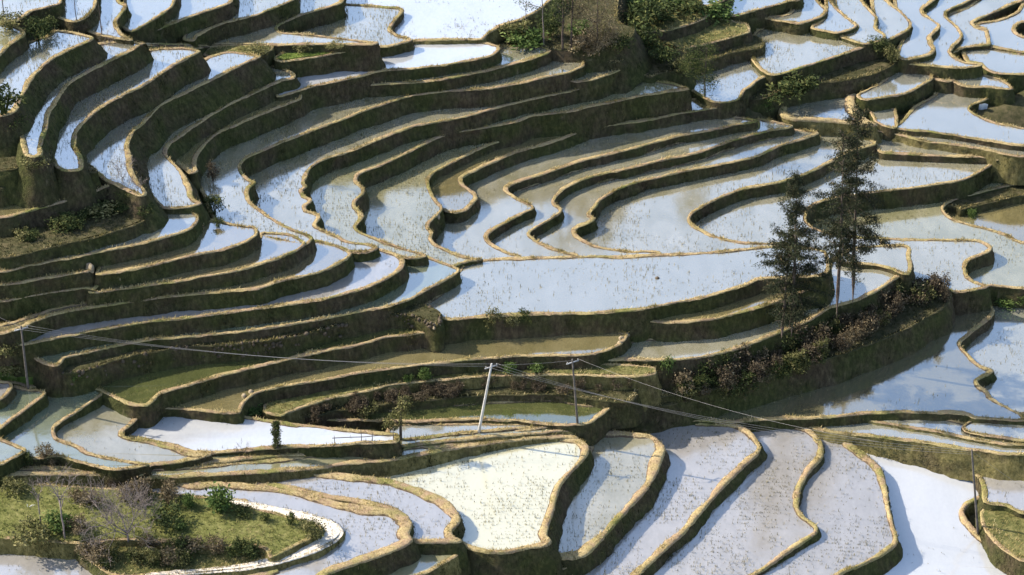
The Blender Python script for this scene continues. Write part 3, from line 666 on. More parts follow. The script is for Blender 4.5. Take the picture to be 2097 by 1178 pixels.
GRASSY = {'M1', 'M2', 'BR1', 'GR', 'RD1', 'RD2', 'RT4', 'RT2', 'TL9', 'PAL', 'BM3', 'ISL', 'S1'}
for k_, s in enumerate(SL):
    w, n, seed = s['w'], s['n'], k_ * 17 + 3
    cnt = len(w)
    xy = w[:, :2]
    hid = covered(xy - n[:, :2] * 0.25, w[:, 2], s)
    # keep a little of the hidden run so that ends are buried in the bank
    vis = ~hid
    for sft in range(1, 5):
        vis = vis | np.roll(~hid, sft) | np.roll(~hid, -sft)
    s['vis'] = ~hid
    water = s['surf'] in WATER
    wob = fnoise(xy, seed, 0.13, 4) * 0.09
    lift = fnoise(xy, seed + 1, 0.16, 4) * 0.06
    wid = s['bw'] * np.clip((0.8 + 0.4 * rng.random()) * (1 + 0.42 * fnoise(xy, seed + 2, 0.09, 4)), 0.35, 2.0)
    br = s['br']
    slump = np.zeros(cnt)
    for q_ in range(int(cnt / 45) + 1):
        c0, wd_ = rng.integers(0, cnt), rng.uniform(1.0, 4.5)
        dd_ = np.abs(np.arange(cnt) - c0); dd_ = np.minimum(dd_, cnt - dd_)
        slump += np.exp(-(dd_ / wd_) ** 2) * rng.uniform(-0.6, 1.0)
    lift = lift - slump * (0.05 + br * 0.35)
    wid = wid * np.clip(1 - slump * 0.35, 0.4, 1.6)
    wob = wob - slump * 0.05
    soft = rng.normal(0, 0.026, (8, cnt))
    rows = [(-wid - 0.12, -0.14), (-wid, 0.06), (-wid * 0.75, br * 0.88), (-wid * 0.40, br * 1.06), (-wid * 0.1, br), (0.04, br * 0.55), (0.07, -0.01)]
    V = []
    for r_, (o, dz) in enumerate(rows):
        oo = (o if isinstance(o, np.ndarray) else np.full(cnt, o)) + wob + soft[r_]
        p = w + n * oo[:, None]
        p[:, 2] += dz + (lift if 1 < r_ < 6 else lift * 0.4) + soft[r_ - 1] * 0.8
        V.append(p)
    V = np.array(V).reshape(-1, 3)
    F = strip_faces(len(rows), cnt, vis)
    # wall
    deps = [0.02, 0.22, 0.5, 0.85, 1.25, 1.7, 2.2, 2.8, 3.5, 4.3, 5.2]
    deps = [d for d in deps if d < s['h']] + [s['h']]
    VW = []
    for r_, d in enumerate(deps):
        q3 = np.column_stack([xy, np.full(cnt, d)])
        bul = (fnoise(q3, seed + 5, 0.22, 4) * 0.22 + slump * 0.12) * min(1.0, d / 0.6)
        o = 0.05 + d * s['bat'] + bul + wob + rng.normal(0, 0.03, cnt)
        p = w + n * o[:, None]
        p[:, 2] += -d + lift * 0.4 + rng.normal(0, 0.02, cnt)
        VW.append(p)
    VW = np.array(VW).reshape(-1, 3)
    FW = strip_faces(len(deps), cnt, vis)
    if len(FW) == 0:
        continue
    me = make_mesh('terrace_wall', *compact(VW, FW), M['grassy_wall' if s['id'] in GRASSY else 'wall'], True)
    root = add('terrace_wall', me, kind='structure')
    used_ = np.unique(F)
    wetv = np.repeat(np.array([1.0, .85, .25, 0, 0, .1, .3])[:, None], cnt, 1).ravel()[used_]
    me = make_mesh('bund', *compact(V, F), M['bund'] if (water or s['surf'] in ('grassland', 'path', 'meadow', 'lush')) else M[s['surf']], True, wetv)
    add('bund', me, root)
    # surface
    ins = w - n * 0.30
    VS, FS = fill_poly(ins, ins[:, 2] + (0.0 if water else s['br'] + 0.03))
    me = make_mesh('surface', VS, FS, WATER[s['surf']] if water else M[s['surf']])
    add('water' if water else 'ground', me, root)
    s['root'] = root
    # ---- grass on the bund and hanging down the wall
    vi = np.where(s['vis'])[0]
    if len(vi):
        m = len(vi) * (11 if water else 7)
        pw = np.exp(1.6 * fnoise(xy[vi], seed + 11, 0.25, 4)); pw /= pw.sum()
        i = rng.choice(vi, m, p=pw)
        t = rng.random(m)
        off = -wid[i] * rng.random(m) * 0.95 + wob[i]
        base = w[i] + n[i] * off[:, None] + (np.roll(w, -1, 0)[i] - w[i]) * t[:, None]
        base[:, 2] = w[i, 2] + br * 0.85 + lift[i]
        pn = fnoise(base[:, :2], 99, 0.09, 2)
        tint = np.clip(0.62 + pn * 0.30 + rng.normal(0, 0.16, m), 0, 1)
        hgt = 0.08 + 0.36 * rng.random(m) ** 2.5
        b1_ = blades(base, hgt, 0.4 + 0.6 * rng.random(m), 0.018 + 0.018 * rng.random(m), tint)
        add('bund_grass', make_mesh('bund_grass', *b1_[:2], M['straw'], attr=b1_[2]), root, kind='stuff')
        m = int(len(vi) * 11)
        i = rng.choice(vi, m, p=pw)
        d = (s['h'] * 0.75) * rng.random(m)
        o = 0.08 + d * s['bat']
        base = w[i] + n[i] * o[:, None] + (np.roll(w, -1, 0)[i] - w[i]) * rng.random(m)[:, None]
        base[:, 2] -= d
        tint = np.clip(0.42 + fnoise(base[:, :2], 98, 0.07, 2) * 0.3 + rng.normal(0, 0.2, m), 0, 1)
        hgt = 0.14 + 0.42 * rng.random(m) ** 2
        b1_ = blades(base, hgt, 0.3 + 0.7 * rng.random(m), 0.02 + 0.02 * rng.random(m), tint)
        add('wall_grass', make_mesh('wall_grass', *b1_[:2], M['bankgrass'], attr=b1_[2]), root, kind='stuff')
    # ---- stubble standing in the water / grass on the ground
    dens = s['stub'] if water else {'lush': 14, 'meadow': 14, 'grassland': 9, 'scrub_ground': 9}.get(s['surf'], 1.5)
    if dens > 0:
        lo, hi = w.min(0), w.max(0)
        if water:
            # hills of rice were planted in crooked rows along the strip; most have rotted away
            m = int((hi[0] - lo[0]) * (hi[1] - lo[1]) * dens * 5)
            pt = lo[:2] + rng.random((m, 2)) * (hi - lo)[:2]
            pt[:, 1] = np.round(pt[:, 1] / 0.55 + 0.3 * np.sin(pt[:, 0] * 0.25 + seed)) * 0.55 - 0.165 * np.sin(pt[:, 0] * 0.25 + seed) + rng.normal(0, 0.08, m)
        else:
            m = int((hi[0] - lo[0]) * (hi[1] - lo[1]) * dens)
            pt = lo[:2] + rng.random((m, 2)) * (hi - lo)[:2]
        pt = pt[inside(pt, w)]
        if water:
            pt = pt[(fnoise(pt, seed + 9, 0.07, 4) * 1.4 + rng.normal(0, 0.5, len(pt))) > 0.75 - 0.45 * min(s['stub'], 2.0)]
        pt = pt[~covered(pt, level_at(s, pt), s)]
        if len(pt):
            z = level_at(s, pt)
            if water:
                nb = 3
                tp = np.repeat(np.column_stack([pt, z - 0.03]), nb, 0)
                tp[:, :2] += rng.normal(0, 0.035, (len(tp), 2))
                sz = np.repeat(0.10 + 0.42 * rng.random(len(pt)) ** 2.2, nb)
                tint = np.clip(np.repeat(rng.random(len(pt)), nb) * 0.8 + rng.normal(0.05, 0.12, len(tp)), 0, 1)
                bb = blades(tp, sz, 0.15 + 0.5 * rng.random(len(tp)), 0.010 + 0.012 * rng.random(len(tp)), tint)
                mt = M['stubble'] if s['surf'] not in ('green',) else M['greenblade']
                add('rice_stubble', make_mesh('rice_stubble', *bb[:2], mt, attr=bb[2]), root, kind='stuff')
            else:
                nb = 3
                tp = np.repeat(np.column_stack([pt, z + s['br']]), nb, 0)
                tp[:, :2] += rng.normal(0, 0.10, (len(tp), 2))
                sz = np.repeat(0.10 + 0.28 * rng.random(len(pt)) ** 2, nb)
                tint = np.clip(0.45 + fnoise(tp[:, :2], 55, 0.08, 3) * 0.35 + rng.normal(0, 0.15, len(tp)), 0, 1)
                bb = blades(tp, sz, 0.3 + 0.6 * rng.random(len(tp)), 0.02 + 0.02 * rng.random(len(tp)), tint)
                mt = {'lush': M['greenblade'], 'meadow': M['meadowblade'], 'grassland': M['straw']}.get(s['surf'], M['bankgrass'])
                add('grass', make_mesh('grass', *bb[:2], mt, attr=bb[2]), root, kind='stuff')

# ------------------------------------------------------------------ tools for planting
ALLW = SL
def hit(px, py):
    """where a sight line through a survey-sheet point first meets the terraces"""
    d = VD + np.array([1.0, 0, 0]) * ((px - SW / 2) / FPX) + UPV * ((SH / 2 - py) / FPX)
    d = d / np.linalg.norm(d)
    t0, t1 = 200.0, 460.0
    ts = np.arange(t0, t1, 0.35)
    pts = CAM + ts[:, None] * d
    z = np.array([ground_z(p[0], p[1]) for p in pts])
    for s in ALLW:
        i = inside(pts[:, :2], s['w'])
        if i.any():
            z[i] = np.maximum(z[i], level_at(s, pts[i]))
    k = np.argmax(z >= pts[:, 2])
    p = pts[k].copy()
    return p

def tube(pts, rad, sides=6):
    pts = np.asarray(pts, float); n = len(pts)
    t = np.gradient(pts, axis=0); t /= np.linalg.norm(t, axis=1)[:, None] + 1e-9
    ref = np.where(np.abs(t[:, 2:3]) > 0.9, np.array([[1.0, 0, 0]]), np.array([[0, 0, 1.0]]))
    a = np.cross(t, ref); a /= np.linalg.norm(a, axis=1)[:, None] + 1e-9
    b = np.cross(t, a)
    ang = np.linspace(0, 2 * math.pi, sides, endpoint=False)
    ring = a[:, None, :] * np.cos(ang)[None, :, None] + b[:, None, :] * np.sin(ang)[None, :, None]
    V = (pts[:, None, :] + ring * np.asarray(rad, float)[:, None, None]).reshape(-1, 3)
    r = np.arange(n - 1)[:, None]; c = np.arange(sides)[None, :]; c2_ = (c + 1) % sides
    F = np.stack([r * sides + c, r * sides + c2_, (r + 1) * sides + c2_, (r + 1) * sides + c], 2).reshape(-1, 4)
    # caps as fans of quads collapsed to the centre
    V = np.vstack([V, pts[:1], pts[-1:]])
    k = len(V) - 2
    C0 = np.stack([np.full(sides, k), (np.arange(sides) + 1) % sides, np.arange(sides)], 1)
    o = (n - 1) * sides
    C1 = np.stack([np.full(sides, k + 1), o + np.arange(sides), o + (np.arange(sides) + 1) % sides], 1)
    return V, F, np.vstack([C0, C1])

class MB:
    def __init__(s): s.V = []; s.Q = []; s.T = []; s.n = 0; s.A = []
    def put(s, V, Q=None, T=None, tint=None):
        if Q is not None and len(Q): s.Q.append(np.asarray(Q) + s.n)
        if T is not None and len(T): s.T.append(np.asarray(T) + s.n)
        s.V.append(V); s.n += len(V)
        s.A.append(np.zeros(len(V)) + (0.5 if tint is None else tint))
    def tube(s, pts, rad, sides=6):
        V, Q, T = tube(pts, rad, sides); s.put(V, Q, T)
    def box(s, c, sz, rz=0.0):
        x, y, z = np.array(sz) / 2
        V = np.array([[-x,-y,-z],[x,-y,-z],[x,y,-z],[-x,y,-z],[-x,-y,z],[x,-y,z],[x,y,z],[-x,y,z]])
        R = np.array([[math.cos(rz), -math.sin(rz), 0], [math.sin(rz), math.cos(rz), 0], [0, 0, 1]])
        Q = np.array([[0,3,2,1],[4,5,6,7],[0,1,5,4],[1,2,6,5],[2,3,7,6],[3,0,4,7]])
        s.put(V @ R.T + np.array(c), Q)
    def mesh(s, name, mat, smooth=False, attr=False):
        F = []
        if s.Q: F.append(np.vstack(s.Q))
        if s.T: F.append(np.vstack(s.T))
        return make_mesh(name, np.vstack(s.V), F, mat, smooth, np.concatenate(s.A) if attr else None)

def leaves(center, n, spread, size, aspect=2.2, droop=0.0, tint0=0.5, tintv=0.2, r=rng):
    """loose spray of n leaf quads round a centre"""
    c = np.asarray(center) + r.normal(size=(n, 3)) * np.asarray(spread)
    d = r.normal(size=(n, 3)); d[:, 2] -= droop
    d /= np.linalg.norm(d, axis=1)[:, None]
    e = np.cross(d, r.normal(size=(n, 3))); e /= np.linalg.norm(e, axis=1)[:, None]
    L = (size * (0.6 + 0.8 * r.random(n)))[:, None]
    w = L / aspect / 2
    V = np.stack([c, c + d * L * 0.5 + e * w, c + d * L, c + d * L * 0.5 - e * w], 1).reshape(-1, 3)
    Q = np.arange(n)[:, None] * 4 + np.array([[0, 1, 2, 3]])
    return V, Q, np.repeat(np.clip(tint0 + r.normal(0, tintv, n), 0, 1), 4)

def clump_foliage(mb, center, radii, nclump, per, leaf, r, tint=0.5):
    """uneven crown: clumps on and in an ellipsoid, gaps between them"""
    for k in range(nclump):
        u = r.normal(size=3); u /= np.linalg.norm(u)
        u *= (0.35 + 0.65 * r.random() ** 0.5)
        u[2] = u[2] * 0.9 + 0.1
        c = np.asarray(center) + u * np.asarray(radii)
        sp = np.asarray(radii) * (0.13 + 0.14 * r.random())
        V, Q, A = leaves(c, int(per * (0.5 + r.random())), sp, leaf, 2.0, 0.0, np.clip(tint + r.normal(0, 0.18), 0.05, 0.95), 0.16, r)
        mb.put(V, Q, None, A)

def shrub_mesh(name, mat, seed, w=1.0, h=1.0, nclump=16, per=40, leaf=0.16, stems=6, twig=False, tint=0.5):
    r = np.random.default_rng(seed)
    mb = MB()
    for k in range(stems):
        a = r.random() * 6.283; q = 0.3 + 0.5 * r.random()
        top = np.array([math.cos(a) * w * 0.5 * q, math.sin(a) * w * 0.5 * q, h * (0.55 + 0.4 * r.random())])
        mid = top * np.array([0.35, 0.35, 0.5]) + r.normal(0, 0.05, 3) * w
        mb.tube(np.array([[0, 0, -0.25], mid, top]), [0.035 * w, 0.022 * w, 0.006], 4)
    clump_foliage(mb, (0, 0, h * 0.52), (w * 0.46, w * 0.46, h * 0.44), nclump, per, leaf, r, tint)
    return mb.mesh(name, mat, False, True)

def branch_curve(p0, d, L, bend, n=5, r=rng):
    pts = [np.array(p0, float)]
    d = np.array(d, float); d /= np.linalg.norm(d)
    for i in range(n):
        d = d + np.array([0, 0, bend]) / n + r.normal(0, 0.08, 3)
        d /= np.linalg.norm(d)
        pts.append(pts[-1] + d * L / n)
    return np.array(pts)

def bare_tree(name, h, spread, seed, mat, depth=4, trunk=0.35, r0=0.09, label=None, cat='tree', loc=(0, 0, 0), nsplit=3, fork=0.6):
    r = np.random.default_rng(seed)
    root = add(name, None, None, None, label, cat, loc=loc)
    tr = MB(); br = MB(); tw = MB()
    tp = branch_curve((0, 0, -0.3), (r.normal(0, .05), r.normal(0, .05), 1), h * trunk + 0.3, 0.1, 5, r)
    tr.tube(tp, np.linspace(r0, r0 * 0.7, len(tp)), 7)
    def grow(p, d, L, rad, lev):
        pts = branch_curve(p, d, L, 0.25, 4, r)
        (br if lev > 1 else tw).tube(pts, np.maximum(np.linspace(rad, rad * 0.5, len(pts)), 0.011), 5 if lev > 1 else 3)
        if lev <= 0: return
        for k in range(nsplit):
            q = pts[int(2 + r.integers(0, 3))]
            dd = pts[-1] - pts[0]; dd /= np.linalg.norm(dd)
            nd = dd + r.normal(0, fork, 3); nd[2] += 0.15
            grow(q, nd, L * (0.6 + 0.25 * r.random()), rad * 0.55, lev - 1)
    for k in range(nsplit + 1):
        a = 6.283 * (k + r.random() * 0.6) / (nsplit + 1)
        grow(tp[-1 - (k % 2)], (math.cos(a) * spread, math.sin(a) * spread, 0.9), h * (1 - trunk) * 0.5, r0 * 0.6, depth - 1)
    add('trunk', tr.mesh('trunk', mat, True), root)
    if br.V: add('branches', br.mesh('branches', mat, True), root, kind='stuff')
    if tw.V: add('twigs', tw.mesh('twigs', mat), root, kind='stuff')
    return root

def conifer(h, seed, crown0, prof, label, loc, lean=(0, 0), dens=1.0, group=None):
    """tall thin fir: bare pole below, ragged tiers of drooping needle sprays above"""
    r = np.random.default_rng(seed)
    root = add('fir_tree', None, None, None, label, 'tree', group, loc=loc)
    tb = MB()
    zz = np.linspace(-0.5, h, 14)
    cx = lean[0] * (zz / h) ** 1.3 + np.cumsum(r.normal(0, 0.03, 14))
    cy = lean[1] * (zz / h) ** 1.3 + np.cumsum(r.normal(0, 0.03, 14))
    tp = np.stack([cx, cy, zz], 1)
    tb.tube(tp, 0.24 * (1 - zz / h * 0.93).clip(0.04), 8)
    add('trunk', tb.mesh('trunk', M['bark'], True), root)
    bb = MB(); fb = MB()
    z = crown0
    while z < h - 0.3:
        t = (z - crown0) / (h - crown0)
        L0 = np.interp(t, [p[0] for p in prof], [p[1] for p in prof])
        for k in range(int(r.integers(2, 5))):
            if r.random() < 0.30: continue
            a = r.random() * 6.283
            L = L0 * (0.45 + 0.75 * r.random())
            p0 = np.array([np.interp(z, zz, cx), np.interp(z, zz, cy), z + r.normal(0, 0.12)])
            up = 0.35 * t + r.normal(0, 0.15)
            pts = branch_curve(p0, (math.cos(a), math.sin(a), up), L, -0.35 + 0.5 * t, 6, r)
            bb.tube(pts, np.linspace(0.045, 0.012, len(pts)), 4)
            ncl = max(2, int(L * 2.5 * dens))
            for c in range(ncl):
                f = 0.25 + 0.78 * (c + r.random()) / ncl
                q = pts[0] + (pts[-1] - pts[0]) * f
                i = min(len(pts) - 1, int(f * (len(pts) - 1))); q = pts[i] + r.normal(0, 0.08, 3)
                V, Q, A = leaves(q, int(29 * dens), (0.26, 0.26, 0.13), 0.34, 4.5, 0.6, np.clip(0.42 + r.normal(0, 0.2), 0, 1), 0.15, r)
                fb.put(V, Q, None, A)
        z += (0.34 + 0.3 * r.random()) * (1.0 if t < 0.8 else 0.7)
    # leader
    V, Q, A = leaves(tp[-1] - np.array([0, 0, 0.5]), 60, (0.16, 0.16, 0.45), 0.3, 5.0, 0, 0.5, 0.15, r)
    fb.put(V, Q, None, A)
    # dead stubs on the bare pole
    for k in range(9):
        zb = crown0 * (0.25 + 0.7 * r.random()); a = r.random() * 6.283
        p0 = np.array([np.interp(zb, zz, cx), np.interp(zb, zz, cy), zb])
        bb.tube(branch_curve(p0, (math.cos(a), math.sin(a), -0.1), 0.4 + 0.8 * r.random(), -0.2, 3, r), [0.03, 0.025, 0.02, 0.01], 4)
    add('branches', bb.mesh('branches', M['bark'], True), root, kind='stuff')
    add('needles', fb.mesh('needles', M['needles'], False, True), root, kind='stuff')
    return root

def leafy_tree(name, h, seed, mat, crowns, label, loc, r0=0.12, bark='bark', leaf=0.18, nclump=26, per=45, lean=(0, 0), limbs=9, group=None, cat='tree'):
    r = np.random.default_rng(seed)
    root = add(name, None, None, None, label, cat, group, loc=loc)
    tb = MB(); lb = MB(); fb = MB()
    zz = np.linspace(-0.4, h * 0.92, 9)
    tp = np.stack([lean[0] * zz / h + np.cumsum(r.normal(0, 0.04, 9)), lean[1] * zz / h + np.cumsum(r.normal(0, 0.04, 9)), zz], 1)
    tb.tube(tp, np.linspace(r0, r0 * 0.3, 9), 7)
    for k in range(limbs):
        c, rad = crowns[k % len(crowns)]
        u = r.normal(size=3); u /= np.linalg.norm(u)
        end = np.array(c) + u * np.array(rad) * 0.8
        i = int(np.clip(np.searchsorted(zz, end[2] - 0.9 * np.linalg.norm(rad) * 0.6), 2, 7))
        pts = np.array([tp[i], (tp[i] + end) / 2 + r.normal(0, 0.15, 3), end])
        lb.tube(pts, [r0 * 0.4, r0 * 0.25, 0.012], 5)
    for c, rad in crowns:
        clump_foliage(fb, c, rad, nclump, per, leaf, r)
    add('trunk', tb.mesh('trunk', M[bark], True), root)
    add('limbs', lb.mesh('limbs', M[bark], True), root, kind='stuff')
    add('foliage', fb.mesh('foliage', M[mat], False, True), root, kind='stuff')
    return root

# ------------------------------------------------------------------ the tall firs on the bank
b_ = at(1620, 692, -3.5)
conifer(21.5, 11, 2.2, [(0, 2.2), (.12, 4.4), (.35, 4.2), (.6, 3.0), (.85, 1.6), (1, .6)], 'tall ragged fir with a dense low crown, on the bank beside a thin bare-stemmed fir', b_, (-0.6, 0), 1.25)
b_ = at(1600, 694, -3.5)
conifer(12.5, 12, 4.2, [(0, 1.6), (.3, 2.8), (.7, 2.2), (1, .5)], 'short thin-stemmed fir half hidden in the crown of its dense neighbour', b_, (0.2, 0), 0.8)
b_ = at(1713, 651, -3.5)
conifer(24.0, 13, 8.0, [(0, 2.0), (.15, 4.4), (.4, 4.2), (.6, 2.8), (.75, 2.0), (.9, 1.9), (1, .7)], 'tall sparse fir with a straight bare trunk at the edge of the white paddy', b_, (-0.9, 0), 0.95)
b_ = at(1746, 627, -3.5)
conifer(25.4, 14, 5.5, [(0, 2.2), (.15, 5.0), (.42, 4.6), (.6, 3.2), (.75, 1.7), (.88, 2.1), (1, .8)], 'tallest fir, its dark pointed top above all the others', b_, (-1.1, 0), 1.0)

# ------------------------------------------------------------------ trees above the ponds
def px_m(p, dpx):   # metres for a length in sheet pixels at a place
    return dpx * np.dot(p - CAM, VD) / FPX
def crown(base, px, py, rx, rz, ry=None):
    """crown centre/radii in metres relative to the tree base, from its outline on the sheet"""
    c = at_y(px, py, base[1]) - base
    a = px_m(base, rx); b = px_m(base, rz) / math.cos(PITCH)
    return (tuple(c), (a, ry or a, b))
p = hit(1151, 116)
leafy_tree('slender_tree', 14, 21, 'leaf_dark', [crown(p, 1148, 20, 24, 30), crown(p, 1155, -40, 30, 40)], 'slender dark-trunked tree behind the round white pond, left of a forked one', p, .16, 'bark', .2, 22, 40, (0, 0))
p = hit(1171, 117)
leafy_tree('slender_tree', 14, 22, 'leaf_brown', [crown(p, 1172, 10, 26, 34), crown(p, 1180, -45, 30, 40)], 'slender tree with thin brown foliage rising from the scrub behind the ponds', p, .14, 'bark', .2, 20, 34, (.3, 0))
p = hit(1113, 96)
leafy_tree('pole_tree', 12, 23, 'leaf_dark', [crown(p, 1090, 5, 30, 12), crown(p, 1112, -35, 26, 26)], 'pale pole-thin tree with a few hanging leaves at the corner of the small pond', p, .09, 'pale_bark', .22, 9, 18, (-.2, 0))
p = hit(1075, 74)
leafy_tree('pole_tree', 6.5, 27, 'leaf_dark', [crown(p, 1075, 8, 18, 12)], 'short thin-stemmed tree in front of the big white paddy bank', p, .06, 'pale_bark', .2, 7, 16, (0, 0))
p = hit(1222, 122)
leafy_tree('brown_tree', 9, 24, 'leaf_brown', [crown(p, 1218, 30, 44, 42), crown(p, 1235, 75, 34, 26)], 'broad tree with dry brown foliage above the narrow upper pond', p, .15, 'bark', .19, 44, 60)
p = hit(1443, 203)
leafy_tree('dark_tree', 8, 25, 'leaf_dark', [crown(p, 1430, 110, 34, 26), crown(p, 1442, 165, 30, 34), crown(p, 1415, 135, 22, 20)], 'dark bushy tree standing in the small stubble paddy below the grass ledges', p, .13, 'bark', .18, 30, 55)
# thin poles of trees whose crowns are above the view
for i, (x0, y0, x1, lab) in enumerate(((160, 70, 156, 'thin straight tree trunk beside the brimming upper paddy'), (208, 72, 205, 'thin bare sapling trunk on the bank end between two upper paddies'), (10, 42, 7, 'thin trunk standing in the stubble of the highest paddy'))):
    p = hit(x0, y0)
    leafy_tree('sapling', 9.0, 31 + i, 'leaf_brown', [((0.0, 0, 8.6), (0.9, 0.9, 0.8))], lab, p, .07, 'bark', .18, 10, 20, (-.2, 0), 4)

# ------------------------------------------------------------------ shrubs
SHM = {}
def shrub(px, py, w, h, kind, name, label, group=None, z=None):
    """w, h in sheet pixels"""
    p = hit(px, py) if z is None else at(px, py, z)
    k = (kind, int(rng.integers(0, 3)))
    if k not in SHM:
        SHM[k] = shrub_mesh('shrub', M[kind], 100 + len(SHM) * 7, 1.0, 1.0, 26, 34, 0.10 if kind != 'leaf_green' else 0.13)
    o = add(name, SHM[k], None, None, label, 'shrub', group, loc=p)
    sx = px_m(p, w); sz = px_m(p, h) / math.cos(PITCH) * 1.05
    o.scale = (sx, sx * (0.8 + 0.3 * rng.random()), sz)
    o.rotation_euler = (0, 0, rng.random() * 6.283)
    return o

